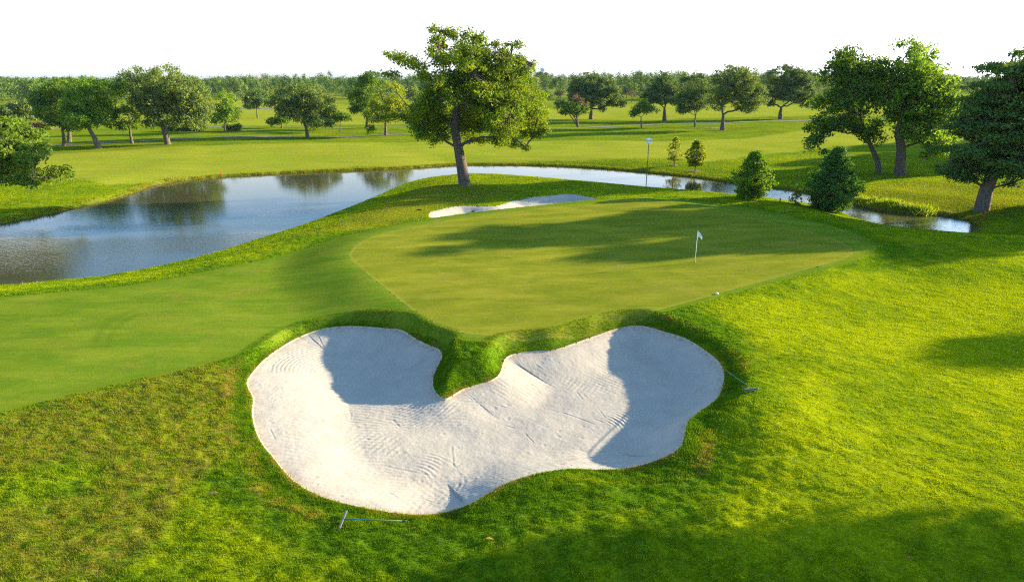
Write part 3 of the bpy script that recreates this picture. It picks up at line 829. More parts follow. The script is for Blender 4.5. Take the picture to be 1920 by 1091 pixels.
def grow_limbs(mb, trunk, radii, lobes, rg, r_top, sides=7, wig=0.12, fork=2):
    trunk = np.asarray(trunk, float)
    m = len(trunk)
    tt = np.linspace(0, m - 1, (m - 1) * 5 + 1)
    tp = np.stack([np.interp(tt, np.arange(m), trunk[:, k]) for k in range(3)], 1)
    tr = np.interp(tt, np.arange(m), radii)
    if len(tp) > 4: tp[1:-1] = (tp[:-2] + 2 * tp[1:-1] + tp[2:]) / 4
    mb.tube(tp, tr, sides + 4)
    nodes = [trunk[i] for i in range(max(1, m - fork), m)]
    nr = [radii[i] for i in range(max(1, m - fork), m)]
    par, cnt = [-1] * len(nodes), []
    todo = [np.array(l[0], float) for l in lobes]
    used = []
    base_n = len(nodes)
    while todo:
        best = None
        for ti, p in enumerate(todo):
            for ni, q in enumerate(nodes):
                dz = p[2] - q[2]
                c = np.linalg.norm(p - q) * (1.0 + (0.6 if dz < 0 else 0)) + (0.25 * np.linalg.norm(q - nodes[0]) if ni >= base_n else 0)
                if best is None or c < best[0]: best = (c, ti, ni)
        _, ti, ni = best
        nodes.append(todo.pop(ti)); par.append(ni)
    n = len(nodes); cnt = np.ones(n)
    for i in range(n - 1, base_n - 1, -1): cnt[par[i]] += cnt[i]
    N = max(1, len(lobes))
    rad = [nr[i] if i < base_n else max(0.03, r_top * 0.9 * math.sqrt(cnt[i] / N)) for i in range(n)]
    for i in range(base_n, n):
        a, b = nodes[par[i]], nodes[i]
        L = np.linalg.norm(b - a)
        mid = (a + b) / 2 + rg.normal(size=3) * L * wig + np.array([0, 0, 0.10 * L])
        t = np.linspace(0, 1, 8)[:, None]
        pts = (1 - t) ** 2 * a + 2 * t * (1 - t) * mid + t ** 2 * b
        pts[1:-1] += rg.normal(size=(6, 3)) * L * 0.018
        r0 = min(rad[par[i]] * 0.85, rad[i] * 1.25); mb.tube(pts, np.linspace(r0, rad[i] * 0.8, 8), sides, False)
    return nodes[base_n:]

def make_tree(name, label, base_px, trunk_px, lobes_px, leaf, bark, seed, rbase, leaf_size, rc, per, group=None, fill=1.0, depthf=0.85, twigs=False,
              flat=0.35, droop=0.0, cat="tree", extra_px=None, zsquash=1.0, yoff=0.0, fork=2, vflat=None):
    rg = np.random.default_rng(seed)
    b = on_ground(*base_px); Yb = b[1] + yoff
    b = np.array([on_y(base_px[0], base_px[1], Yb)[0], Yb, 0.0]); b[2] = H(b[0], b[1])
    mpp = lambda: (Yb * math.cos(TILT) + (CAMH - b[2]) * math.sin(TILT)) / FPX
    s = mpp()
    raw = []
    xs = [l[0] - l[2] for l in lobes_px] + [l[0] + l[2] for l in lobes_px]
    xc, W = (min(xs) + max(xs)) / 2, (max(xs) - min(xs)) / 2 * s
    lobes = []
    for l in lobes_px:
        c = on_y(l[0], l[1], Yb)
        u = (l[0] - xc) * s
        Dp = math.sqrt(max(W * W * 0.9 - u * u, 0)) * depthf
        rxm, rzm = l[2] * s, l[3] * s
        ry = max(0.8 * min(rxm, rzm), min(Dp, 1.6 * max(rxm, rzm)))
        room = max(0.0, Dp - ry * .6)
        c = c + np.array([0, rg.uniform(-1, 1) * room, 0])
        # keep its place in the view while moving in depth
        c2 = on_y(l[0], l[1], c[1])
        k_ = 1.1 if twigs else 1.17
        lobes.append((c2, (rxm * k_, ry * 1.05, rzm * k_)))
    fillers = []
    for i in range(len(lobes)):
        for j in range(i):
            (a, ra), (q, rq) = lobes[i], lobes[j]
            g_ = np.linalg.norm(a - q)
            if g_ < (max(ra) + max(rq)) * 0.95 and rg.uniform() < 0.4:
                fillers.append(((a + q) / 2, tuple(0.42 * (np.array(ra) + np.array(rq)))))
    root = empty(name, tuple(b))
    tag(root, label, cat, group)
    mb = MB()
    tr = [b + np.array([0, 0, -0.25])]
    for (x, y) in trunk_px: tr.append(on_y(x, y, Yb))
    rad = np.linspace(rbase, rbase * 0.42, len(tr)); rad[0] *= 1.35
    tr = np.array(tr)
    if len(tr) > 1:
        low = tr[0] + (tr[1] - tr[0]) * 0.16
        tr = np.vstack([tr[:1], low, tr[1:]]); rad = np.concatenate([rad[:1], [rbase], rad[1:]])
    ends = grow_limbs(mb, tr, rad, lobes, rg, rbase * 0.5, 7 if twigs else 5, fork=fork)
    clumps = lobes_to_clumps(lobes + fillers, rc, rg, fill)
    if vflat: 
        for c in clumps: c[5] *= vflat; c[3] *= 1.25; c[4] *= 1.25
    if twigs:
        E = np.array(ends)
        for c in clumps:
            p = np.array(c[:3]); q = E[np.argmin(np.linalg.norm(E - p, axis=1))]
            mid = (p + q) / 2 + rg.normal(size=3) * 0.15
            t = np.linspace(0, 1, 4)[:, None]
            mb.tube((1 - t) ** 2 * q + 2 * t * (1 - t) * mid + t * t * p, [.05, .04, .03, .015], 4, False)
    V, F, T = leaf_cards(clumps, per, leaf_size, rg, flat, droop)
    ox = mb.build("trunk", bark)
    for o in (ox, link_mesh("crown", V, F, leaf, None, dict(tint=T), False)):
        o.data.transform(__import__("mathutils").Matrix.Translation(-Vector(b)))
        o.parent = root
    return root

# the lone tree on the tongue of land
hero = [(824, 57, 18, 11), (821, 84, 22, 17), (828, 112, 20, 15), (808, 98, 12, 10), (885, 70, 22, 14), (889, 98, 30, 25), (868, 100, 14, 20), (879, 126, 32, 16), (912, 90, 12, 14), (962, 84, 17, 8), (930, 80, 6, 5),
        (950, 112, 24, 18), (998, 119, 8, 7), (969, 146, 40, 25), (988, 178, 34, 28), (1012, 215, 16, 18), (1022, 244, 7, 8), (905, 158, 42, 28), (873, 192, 22, 20), (921, 198, 42, 28),
        (953, 224, 38, 24), (980, 248, 22, 20), (984, 276, 11, 9), (943, 262, 24, 13), (908, 262, 18, 10), (900, 236, 26, 16), (731, 103, 14, 8), (752, 110, 20, 14), (776, 118, 14, 11),
        (795, 126, 8, 8), (728, 139, 15, 10), (815, 155, 22, 20), (808, 185, 20, 18), (836, 205, 16, 15), (795, 212, 23, 18), (776, 225, 17, 11), (788, 250, 20, 10), (812, 266, 11, 12),
        (826, 245, 20, 13), (834, 146, 20, 18), (712, 219, 14, 10), (697, 240, 9, 11), (754, 216, 12, 8), (930, 232, 20, 16), (865, 160, 20, 18), (855, 222, 20, 16), (885, 215, 28, 20), (845, 185, 18, 17), (882, 262, 14, 9), (790, 232, 26, 15), (815, 225, 24, 17), (800, 195, 24, 17), (830, 258, 18, 9), (772, 205, 12, 12), (868, 240, 14, 12), (960, 190, 30, 24), (1000, 250, 16, 14), (995, 205, 20, 20)]
make_tree("pecan_tree", "tall spreading tree standing alone on the grass tongue by the pond", (872, 347),
          [(866, 312), (860, 280), (852, 240), (857, 200), (868, 165)], hero, L_PECAN, M_BARK, 3, 0.74, 0.27, 0.68, 66, twigs=True, fork=4, fill=1.1, flat=0.25, depthf=0.8)

pair1 = [(1590, 103, 28, 18), (1612, 125, 42, 26), (1563, 138, 26, 26), (1605, 165, 48, 26), (1560, 195, 32, 24), (1537, 240, 25, 16), (1528, 268, 15, 16), (1540, 284, 12, 8), (1618, 220, 34, 28), (1632, 255, 22, 18), (1582, 230, 22, 16), (1640, 145, 24, 30)]
make_tree("shade_tree", "broad tree with a thin bent trunk beside the thicker forked tree across the creek", (1649, 325), [(1645, 300), (1634, 277), (1622, 250), (1612, 215)], pair1,
          L_DARK, M_BARK, 11, 0.42, 0.40, 0.9, 58, twigs=True, group="big trees by the creek", fork=3)
pair2 = [(1705, 92, 24, 22), (1738, 108, 24, 26), (1690, 128, 32, 26), (1725, 150, 46, 32), (1765, 165, 28, 28), (1700, 190, 46, 32), (1760, 205, 38, 34), (1722, 240, 38, 26), (1768, 262, 26, 28), (1690, 225, 32, 26), (1786, 182, 20, 22), (1748, 285, 20, 20), (1668, 175, 28, 28), (1770, 230, 30, 20)]
make_tree("shade_tree", "large full tree with thick forked grey trunk beside the thin bent trunk", (1688, 328), [(1689, 300), (1690, 278), (1684, 248), (1695, 210), (1710, 160)], pair2,
          L_MAPLE, M_BARK, 12, 0.75, 0.42, 0.95, 60, twigs=True, group="big trees by the creek", fork=4)
cyp = [(1905, 96, 20, 14), (1935, 105, 18, 14), (1890, 125, 46, 13), (1950, 132, 36, 16), (1930, 156, 60, 18), (1848, 163, 34, 11), (1895, 188, 66, 16), (1832, 208, 40, 12), (1935, 225, 70, 18), (1808, 238, 34, 12), (1868, 250, 58, 15),
       (1796, 283, 36, 15), (1850, 296, 50, 17), (1935, 280, 66, 20), (1782, 318, 26, 14), (1812, 334, 22, 11), (1915, 316, 50, 13), (1985, 190, 55, 30), (2000, 260, 50, 35), (1960, 330, 36, 12), (1895, 345, 14, 9)]
make_tree("cypress_tree", "large dark layered tree leaning over the creek end, red stake beside its flared trunk", (1840, 394), [(1848, 360), (1865, 313), (1880, 260), (1890, 200), (1900, 140)], cyp,
          L_CYPO, M_BARKP, 14, 0.72, 0.30, 0.85, 98, twigs=True, fork=5, flat=0.7, group="big trees by the creek", vflat=0.55, fill=1.15)
left = [(10, 235, 32, 20), (48, 254, 26, 18), (30, 284, 42, 22), (70, 298, 26, 18), (20, 325, 38, 20), (60, 332, 32, 18), (104, 328, 26, 20), (-40, 255, 48, 40), (-60, 310, 48, 36), (-110, 290, 40, 40), (-5, 260, 30, 24)]
make_tree("shade_tree", "leafy bright green tree cut off by the left picture edge, reaching over the pond bank", (-62, 385), [(-60, 350), (-55, 310)], left, L_LEFT, M_BARK, 15, 0.5, 0.34, 0.8, 80, twigs=True)

MID = [
 ("leaning_tree", "tree with a strongly leaning pale trunk in front of the left group", (186, 279), [(178, 260), (168, 243), (160, 225)], [(165, 163, 34, 20), (186, 185, 26, 24), (152, 198, 30, 24), (165, 222, 28, 18), (130, 213, 17, 20), (194, 212, 17, 16), (143, 232, 20, 12)], L_MAPLE, M_BARKP, 0.55, .42),
 ("shade_tree", "dark tree with a slim upright trunk left of the leaning tree", (121, 274), [(119, 255), (116, 235)], [(84, 188, 22, 18), (108, 165, 30, 18), (100, 212, 26, 18), (74, 205, 14, 20), (116, 235, 16, 11)], L_DARK, M_BARK, 0.4, .45),
 ("shade_tree", "tree with a straight dark trunk directly behind the slim trunk of the left group", (130, 267), [(130, 250), (130, 232)], [(132, 168, 26, 22), (126, 222, 18, 18), (140, 195, 22, 20)], L_DARK, M_BARK, 0.5, .5),
 ("small_tree", "small dark tree standing in bare soil behind the left group", (95, 243), [(95, 232)], [(86, 208, 20, 18), (98, 220, 14, 12)], L_DARK, M_BARK, 0.35, .6),
 ("flat_topped_tree", "low olive tree with flat spreading top at the far left", (49, 232), [(50, 220)], [(25, 208, 25, 12), (46, 197, 20, 10), (52, 214, 16, 12), (10, 218, 20, 10)], L_OAK, M_BARK, 0.35, .55),
 ("shade_tree", "dark tree with a crooked thin trunk between leaning tree and large rounded tree", (248, 270), [(245, 255), (243, 238)], [(218, 170, 15, 16), (216, 203, 17, 20), (240, 218, 22, 18), (232, 236, 24, 8), (236, 158, 16, 14), (206, 228, 10, 12)], L_DARK, M_BARK, 0.35, .45),
 ("oak_tree", "large rounded olive tree, tallest of the trees across the pond on the left", (315, 271), [(310, 250), (303, 232), (299, 215)], [(268, 140, 32, 16), (308, 146, 34, 24), (350, 162, 30, 18), (362, 198, 32, 26), (302, 188, 38, 28), (268, 198, 26, 24), (335, 222, 42, 16), (370, 228, 17, 15), (288, 226, 22, 12), (384, 202, 13, 18)], L_OAK, M_BARK, 0.62, .40),
 ("small_tree", "small round green tree right of the large rounded olive tree", (423, 249), [(421, 238), (421, 228)], [(423, 204, 24, 17), (424, 186, 15, 11), (414, 222, 24, 11), (438, 215, 13, 17)], L_MAPLE, M_BARK, 0.26, .42),
 ("small_tree", "little tree with a bare pale stem on the distant fairway", (483, 222), [(482, 212), (481, 203)], [(470, 190, 15, 13), (486, 180, 13, 11), (492, 194, 10, 9), (466, 199, 10, 5)], L_OAKD, M_BARKP, 0.32, .6),
 ("oak_tree", "wide grey green oak with a short leaning trunk, left of the dark rounded tree", (577, 259), [(575, 245), (571, 230)], [(545, 180, 28, 16), (574, 170, 27, 14), (600, 193, 24, 23), (560, 208, 34, 23), (523, 196, 20, 15), (590, 225, 28, 14), (616, 229, 12, 11), (618, 195, 11, 20)], L_OAK, M_BARK, 0.5, .40),
 ("small_tree", "low dark tree tucked behind the wide oak on its left side", (528, 241), [(528, 234)], [(524, 222, 15, 11), (536, 226, 9, 8), (508, 228, 9, 9)], L_DARK, M_BARK, 0.3, .5),
 ("small_tree", "little dark umbrella shaped tree on a thin stem beside the wide oak", (638, 248), [(638, 236), (638, 226)], [(638, 215, 18, 8), (628, 221, 11, 7), (650, 221, 10, 8)], L_DARK, M_BARK, 0.18, .42),
 ("shade_tree", "dark rounded tree behind the yellow green tree and left of the lone tall one", (688, 240), [(688, 226), (688, 210)], [(683, 163, 24, 22), (671, 190, 19, 20), (696, 144, 18, 12), (692, 203, 22, 14), (668, 205, 12, 10)], L_DARK, M_BARK, 0.5, .45),
 ("shade_tree", "yellow green tree partly behind the left boughs of the lone tall tree", (723, 254), [(723, 240), (722, 226)], [(735, 174, 23, 22), (744, 200, 21, 20), (716, 200, 22, 22), (702, 214, 20, 17), (734, 220, 26, 12), (755, 210, 13, 16)], L_YELLOW, M_BARK, 0.4, .40),
 ("small_tree", "small grey green tree seen far off behind the yellow green tree", (774, 197), [(774, 190)], [(772, 174, 14, 11), (768, 182, 10, 8), (780, 180, 9, 9)], L_OAK, M_BARK, 0.4, .8),
 ("oak_tree", "far dark rounded oak just right of the lone tall tree", (1026, 174), [(1026, 168)], [(1020, 150, 15, 15), (1010, 145, 10, 11), (1030, 158, 9, 10)], L_OAKD, M_BARK, 0.7, .9),
 ("oak_tree", "broad dark oak with short thick trunk behind the pale forked tree", (1108, 224.5), [(1108, 214), (1109, 204)], [(1104, 158, 33, 19), (1135, 167, 24, 18), (1085, 174, 20, 18), (1150, 188, 23, 11), (1080, 191, 18, 12), (1115, 185, 30, 14), (1130, 203, 7, 7), (1165, 195, 10, 7)], L_OAKD, M_BARK, 0.8, .55),
 ("forked_tree", "small dark tree with three pale slanting stems and a tan dead top", (1084, 240), [(1082, 222), (1080, 205)], [(1054, 197, 15, 11), (1074, 200, 14, 12), (1095, 207, 9, 11), (1064, 209, 14, 6)], L_DARK, M_BARKP, 0.32, .45),
 ("small_tree", "small dark tree with one curved side branch next to the cart path", (1203, 241), [(1202, 228), (1202, 219)], [(1194, 206, 14, 10), (1204, 194, 12, 9), (1221, 206, 16, 7), (1189, 215, 9, 4)], L_DARK, M_BARKP, 0.25, .42),
 ("oak_tree", "dark oak with wide spreading limbs behind the small tree with curved branch", (1246, 227), [(1246, 214), (1246, 203)], [(1245, 158, 24, 19), (1225, 175, 20, 17), (1262, 178, 19, 19), (1214, 187, 14, 8), (1245, 185, 25, 12)], L_OAKD, M_BARK, 0.75, .5),
 ("oak_tree", "grey green tree on a thin forked stem left of the large forked oak", (1303, 238), [(1303, 228), (1304, 216)], [(1300, 156, 28, 18), (1294, 184, 26, 18), (1320, 180, 20, 19), (1284, 206, 14, 10), (1312, 202, 14, 8)], L_OAKD, M_BARKP, 0.35, .46),
 ("oak_tree", "large pale green oak with trunk forked into a V, nearest of the right hand row", (1355, 245), [(1355, 232), (1356, 215)], [(1365, 142, 28, 19), (1395, 143, 24, 18), (1350, 164, 22, 18), (1380, 170, 34, 21), (1416, 186, 23, 16), (1398, 202, 20, 10), (1345, 190, 17, 17), (1424, 172, 15, 13)], L_OAK, M_BARK, 0.72, .44),
 ("oak_tree", "symmetrical dark oak standing alone right of the large forked oak", (1463, 224), [(1463, 212), (1465, 202)], [(1470, 143, 33, 19), (1500, 148, 27, 19), (1455, 168, 26, 18), (1490, 177, 31, 17), (1518, 180, 14, 15), (1511, 196, 11, 7), (1446, 193, 10, 7)], L_OAKD, M_BARK, 0.8, .52),
 ("yellow_tree", "small yellowing tree before the far woods, behind the dark spreading oak", (1175, 184), [(1175, 178)], [(1176, 160, 8, 9), (1168, 170, 8, 7), (1180, 170, 8, 7)], L_GOLD, M_BARK, 0.4, .9),
 ("pink_tree", "low pinkish brown tree below the small yellowing tree", (1184, 192), [(1184, 184)], [(1183, 176, 9, 5)], L_PINK, M_BARK, 0.3, .7),
 ("tan_tree", "low orange tan tree far off left of the broad dark oak", (1051, 187), [(1051, 182)], [(1051, 173, 9, 7), (1046, 177, 6, 5)], L_TAN, M_BARK, 0.3, .8),
 ("small_tree", "tiny dark round tree alone on the far fairway near the tan one", (1030, 187), [(1030, 184)], [(1030, 180, 3.5, 5)], L_OAKD, M_BARK, 0.2, .7),
 ("tan_tree", "leaning tan tree beside the green arched shelter", (409, 173), [(409, 166)], [(410, 152, 8, 8), (404, 160, 6, 5), (415, 160, 6, 5)], L_TAN, M_BARK, 0.4, 1.0),
 ("small_tree", "bluish small tree on the distant slope behind the small round green tree", (441, 197), [(441, 191)], [(441, 186, 7, 7)], L_OAKD, M_BARK, 0.25, .7),
]
for i, (nm, lab, bp, tp, lb, lf, bk, rb, ls) in enumerate(MID):
    grp = "trees across the pond on the left" if bp[0] < 760 and bp[1] > 215 else ("row of oaks across the pond" if bp[0] > 1040 and bp[1] > 215 else "far trees before the woods")
    big = sum(l[2] * l[3] for l in lb)
    t_ = make_tree(nm, lab, bp, tp, lb, lf, bk, 40 + i, rb, ls, 0.95 if bp[1] > 215 else 1.7, 55 if bp[1] > 215 else 45, group=grp, fill=1.15, depthf=0.8, flat=0.3)
# pale extra stems and the dead top of the forked tree
fk = [o for o in bpy.data.objects if o.name == "forked_tree"][0]
fb = np.array(fk.location)
mb = MB()
for pts in ([(1083, 238), (1074, 224), (1066, 212), (1060, 202)], [(1083, 236), (1078, 222), (1070, 211), (1068, 200)]):
    mb.tube(np.array([on_y(x, y, fb[1]) for x, y in pts]) - fb, [.2, .16, .13, .1], 6)
mb.build("stem", M_BARKP, fk)
rgx = np.random.default_rng(9)
cl = lobes_to_clumps([(on_y(1081, 184, fb[1]) - fb, (1.9, 1.6, 1.3)), (on_y(1088, 190, fb[1]) - fb, (1.8, 1.5, 1.2)), (on_y(1095, 195, fb[1]) - fb, (1.5, 1.3, 1.1))], .7, rgx)
V, F, T = leaf_cards(cl, 40, .4, rgx)
o = link_mesh("dead_top", V, F, L_PINK, fk, dict(tint=T), False); o["label"] = "tan dead top of the crown"

# conical young trees
def cone_tree(name, label, base_px, top_y, hw_px, wide, leaf, bark, seed, rb, dens, size, group=None, sparse=1.0, low=0.06, power=1.0, yoff=0):
    rg = np.random.default_rng(seed)
    b = on_ground(*base_px)
    s = (b[1] * math.cos(TILT) + (CAMH - b[2]) * math.sin(TILT)) / FPX
    top = on_y(base_px[0], top_y, b[1]); Hh = top[2] - b[2]; Wd = hw_px * s
    root = empty(name, tuple(b)); tag(root, label, "tree", group)
    mb = MB()
    zz = np.linspace(-.15, Hh * .96, 9)
    mb.tube(np.stack([rg.normal(0, .015 * Hh, 9) * (zz > 0), rg.normal(0, .015 * Hh, 9) * (zz > 0), zz], 1), rb * np.linspace(1.2, .1, 9), 8)
    cl = []
    n = int(dens * 1.7)
    for k in range(n):
        t = low + (1 - low) * (rg.uniform(0, 1) ** 1.25)
        prof = (t - low) / (wide - low) if t < wide else ((1 - t) / (1 - wide)) ** power
        r = Wd * (0.12 + 0.88 * np.clip(prof, 0, 1)) * (0.85 + 0.3 * rg.uniform()) * (1 if t > wide else 1)
        if t < wide: r = Wd * (0.62 + 0.38 * prof) * rg.uniform(.75, 1.1)
        a = rg.uniform(0, 2 * math.pi)
        r *= rg.uniform(.9, 1.3); rr = r * rg.uniform(.15, 1.0) ** .5
        c = np.array([rr * math.cos(a), rr * math.sin(a), t * Hh])
        q = max(.12, 0.15 * Wd) * rg.uniform(.6, 1.3)
        cl.append([*c, q, q, q * .8, 1.0, rg.uniform(0, 1)])
        if k % 2 == 0: mb.tube(np.array([[0, 0, max(.1, c[2] - .25 * rr)], c * [.55, .55, 1] - [0, 0, .08 * rr], c]), [rb * .25, rb * .18, rb * .08], 4, False)
    V, F, T = leaf_cards(cl, 26 * sparse, size * .85, rg, 0.3)
    mb.build("trunk", bark, root)
    link_mesh("crown", V, F, leaf, root, dict(tint=T), False)
    return root
cone_tree("young_cypress", "bright green conical tree on the creek bank, right side glowing in sunlight", (1408, 372), 285, 36, .36, L_CYP, M_BARK, 21, .16, 260, .24, "young trees by the creek", 1.5)
cone_tree("young_cypress", "dark bluish green conical tree on the creek bank, largest of the young ones", (1556, 396), 280, 46, .36, L_CYPD, M_BARK, 22, .20, 340, .26, "young trees by the creek", 1.7)
cone_tree("sapling", "tiny golden brown sapling between the two conical trees at the water edge", (1491, 385), 352, 12, .3, L_GOLD, M_BARK, 23, .05, 46, .15, "young trees by the creek", 0.8)
cone_tree("sapling", "feathery yellow green sapling with airy branches on the far bank", (1264, 311), 257, 17, .42, L_YELLOW, M_BARKP, 24, .10, 80, .26, "young trees by the creek", 0.6, low=.2)
cone_tree("sapling", "small oval green and yellow sapling in a mulch ring on the far bank", (1303, 322), 264, 18, .45, L_YELLOW, M_BARK, 25, .09, 150, .26, "young trees by the creek", 1.2, low=.2, power=.7)

# bushes
def bush(label, px, py, w_px, h_px, leaf, seed, size=.45, cat="bush", n=26):
    rg = np.random.default_rng(seed)
    b = on_ground(px, py); s = (b[1] * math.cos(TILT) + CAMH * math.sin(TILT)) / FPX
    W_, H_ = w_px * s, h_px * s
    cl = [[rg.uniform(-1, 1) * W_, rg.uniform(-.6, .6) * max(1.0, W_ * .4), rg.uniform(.1, .8) * H_, .3 * H_ + .4, .3 * H_ + .4, .3 * H_ + .2, 1, rg.uniform()] for _ in range(n)]
    V, F, T = leaf_cards(cl, 60, size, rg); V = V + b
    V[:, 2] = np.maximum(V[:, 2], interp(Z, V[:, 0], V[:, 1]))
    o = link_mesh("bush", V - b, F, leaf, None, dict(tint=T), False); o.location = tuple(b)
    tag(o, label, cat, "bushes beyond the pond")
bush("long dark hedge behind the large rounded olive tree", 350, 246, 34, 11, L_OAKD, 5, n=50)
bush("loose bush behind the small round green tree", 436, 246, 13, 12, L_OAK, 6)
bush("grey green shrub under the flat topped olive tree", 68, 240, 14, 10, L_TAN, 7)
bush("small bright shrub in the bare soil at the far left", 88, 244, 8, 7, L_YELLOW, 8)

# trees outside the frame whose shadows cross the course
OFF = [((88, 65.5), 17, 6.0), ((72, 66.5), 18.5, 5.5), ((62, 64), 13, 5.0), ((80, 48.5), 16, 3.6), ((56, 25.0), 13, 3.8), ((34, 15.4), 12, 4.8), ((40, 18.0), 13, 4.6), ((98, 111), 17, 7.5), ((112, 128), 17, 8), ((130, 148), 17, 8), ((86, 73), 15, 5)]
def off_tree(i, xy, h, r, own=None):
    rg = np.random.default_rng(300 + i)
    b = np.array([xy[0], xy[1], H(*xy)])
    root = empty("shade_tree", tuple(b)); tag(root, "leafy tree outside the picture on the right, casting shade on the grass", "tree", "shade trees beyond the right picture edge")
    lobes = [(np.array([rg.uniform(-.6, .6) * r, rg.uniform(-.6, .6) * r, h * rg.uniform(.35, .85)]), (r * .5, r * .5, r * .38)) for _ in range(11)] + [(np.array([0, 0, h - r * .4]), (r * .5, r * .5, r * .4))]
    if own: lobes = [(np.array(l[:3], float), (l[3], l[3], l[3] * .8)) for l in own]
    mb = MB()
    grow_limbs(mb, np.array([[0, 0, -.2], [0.1, 0, h * .2], [0, .1, h * .35]]), np.array([.6, .48, .4]), lobes, rg, .4)
    mb.build("trunk", M_BARK, root)
    V, F, T = leaf_cards(lobes_to_clumps(lobes, 1.1, rg, 2.2), 75, .62, rg)
    link_mesh("crown", V, F, L_MAPLE, root, dict(tint=T), False)
for i, a in enumerate(OFF): off_tree(i, *a)
off_tree(20, (44, 22), 12, 4.5, [(0, 4.4, 9.9, 1.5), (-1, 3.2, 10.8, 1.5), (0, 4.2, 8.9, 1.7), (0, 2.4, 8.0, 1.7), (0, .4, 7.2, 1.7), (.5, 2.2, 9.4, 1.8), (0, -1.8, 7.4, 2.2), (0, -3, 6.5, 2.4), (0, -2.6, 5.4, 2.0), (1.5, -1.8, 8.6, 2.0), (-1, -3, 8.5, 2.4), (0, 6.3, 11.0, 1.2), (0, 6.3, 12.0, 1.2), (-.5, 5.8, 10.3, 1.2), (-1, 6.2, 12.8, 1.1), (0, 4.6, 11.9, 1.2)])  # unseen tree, crown lobes shaped to cast the bottom-right shadow outline

# far woods: one mass
rg = np.random.default_rng(77)
WV, WF, WT, wn = [], [], [], 0
wood_rows = []
def top_at(px):  # treetop height in the photograph, pixels
    return np.interp(px, [-300, 0, 60, 130, 250, 300, 420, 520, 600, 650, 800, 1000, 1060, 1100, 1200, 1300, 1400, 1500, 1560, 1800, 2300], [142, 141, 142, 143, 144, 142, 140, 138, 139, 141, 138, 136, 137, 131, 131, 131, 133, 128, 132, 136, 134])
for k in range(560):
    px = -260 + (2460) * ((k * 0.61803398875) % 1.0)
    row = rg.uniform(0, 1) ** 1.5
    dist = 430 + 300 * row
    if px < 110: dist -= 90
    c = on_y(px, HOR, dist); ty = top_at(px) + rg.normal(0, 3.6) + 2.5
    h = np.clip(on_y(px, ty, dist)[2] + 0.8, 9, 22)
    x, y = c[0], dist
    r = rg.uniform(4.2, 7.6)
    cl = []
    tint0 = rg.uniform(0, 1)
    for q in range(12):
        e = math.asin(rg.uniform(-.7, 1)); a = rg.uniform(0, 2 * math.pi)
        cl.append([x + r * .62 * math.cos(e) * math.cos(a), y + r * .62 * math.cos(e) * math.sin(a), -.5 + h * (.50 + .34 * math.sin(e)), r * .42, r * .42, h * .15, 1, rg.uniform()])
    cl.append([x, y, h * .15, r * .5, r * .5, h * .13, 1, .2])
    V, F, T = leaf_cards(cl, 52, .95, rg, .3, 0, 1.7)
    WV.append(V); WF.append(F + wn); WT.append(np.clip(T * .15 + tint0 * .95 - .05, 0, 1)); wn += len(V)
for k in range(420):   # a thinner, still farther belt
    dist = rg.uniform(850, 1700); px = rg.uniform(-150, 2100)
    c = on_y(px, HOR, dist); h = rg.uniform(11, 17); x = c[0]
    cl = [[x + rg.normal(0, 7), dist + rg.normal(0, 7), h * rg.uniform(.2, .85), 5, 5, 3.2, 1, rg.uniform()] for _ in range(5)]
    V, F, T = leaf_cards(cl, 26, 2.6, rg)
    WV.append(V); WF.append(F + wn); WT.append(T * .6); wn += len(V)
L_WOOD = leaf_mat("leaf_woods", (0.030, 0.082, 0.022), (0.130, 0.215, 0.034), 0.25, (0.18, 0.19, 0.045))
o = link_mesh("far_woods", np.vstack(WV), np.vstack(WF), L_WOOD, None, dict(tint=np.concatenate(WT)), False)
tag(o, "continuous belt of woods along the horizon", kind="stuff")

# ------------------------------------------------------------------ objects
# flagstick
fbp = on_z(1303, 492, H(*on_z(1303, 492, ZG)[:2])); fz = H(fbp[0], fbp[1])
fl = empty("flagstick", (fbp[0], fbp[1], fz)); tag(fl, "white flagstick with small white flag standing in the hole on the green", "flagstick")
mb = MB(); mb.tube([(0, 0, -.1), (0, 0, .8), (0, 0, 2.16)], [.018, .015, .012], 10); mb.tube([(0, 0, 2.16), (0, 0, 2.2)], [.022, .02], 10); mb.build("pole", M_WHITE, fl)
mb = MB(); mb.lathe([(0, 0.005), (.054, .006), (.054, .012), (.05, .012), (.03, .02), (.024, .09), (0.018, .10)], n=20); mb.build("ferrule", M_GREYP, fl)
def flag_pt(u, v, off=0.0):
    # hangs from the pole, drooping as it flies to the right
    x = .015 + .34 * u * (1 - .15 * v)
    z = 2.13 - .36 * v * (1 - .52 * u) - .30 * u * u - .10 * u
    y = -.03 * math.sin(u * 7 + v * 1.5) * u + .02 * u + off
    return (x, y, z)
nu, nv = 16, 10
Vf = [flag_pt(i / nu, j / nv, o_) for o_ in (-.003, .003) for i in range(nu + 1) for j in range(nv + 1)]
F = []
n1 = (nu + 1) * (nv + 1)
for s in (0, 1):
    for i in range(nu):
        for j in range(nv):
            a = s * n1 + i * (nv + 1) + j; q = [a, a + nv + 1, a + nv + 2, a + 1]
            F.append(q if s == 0 else q[::-1])
flg = link_mesh("flag", np.array(Vf), np.array(F), M_CLOTH, fl)
mb = MB()
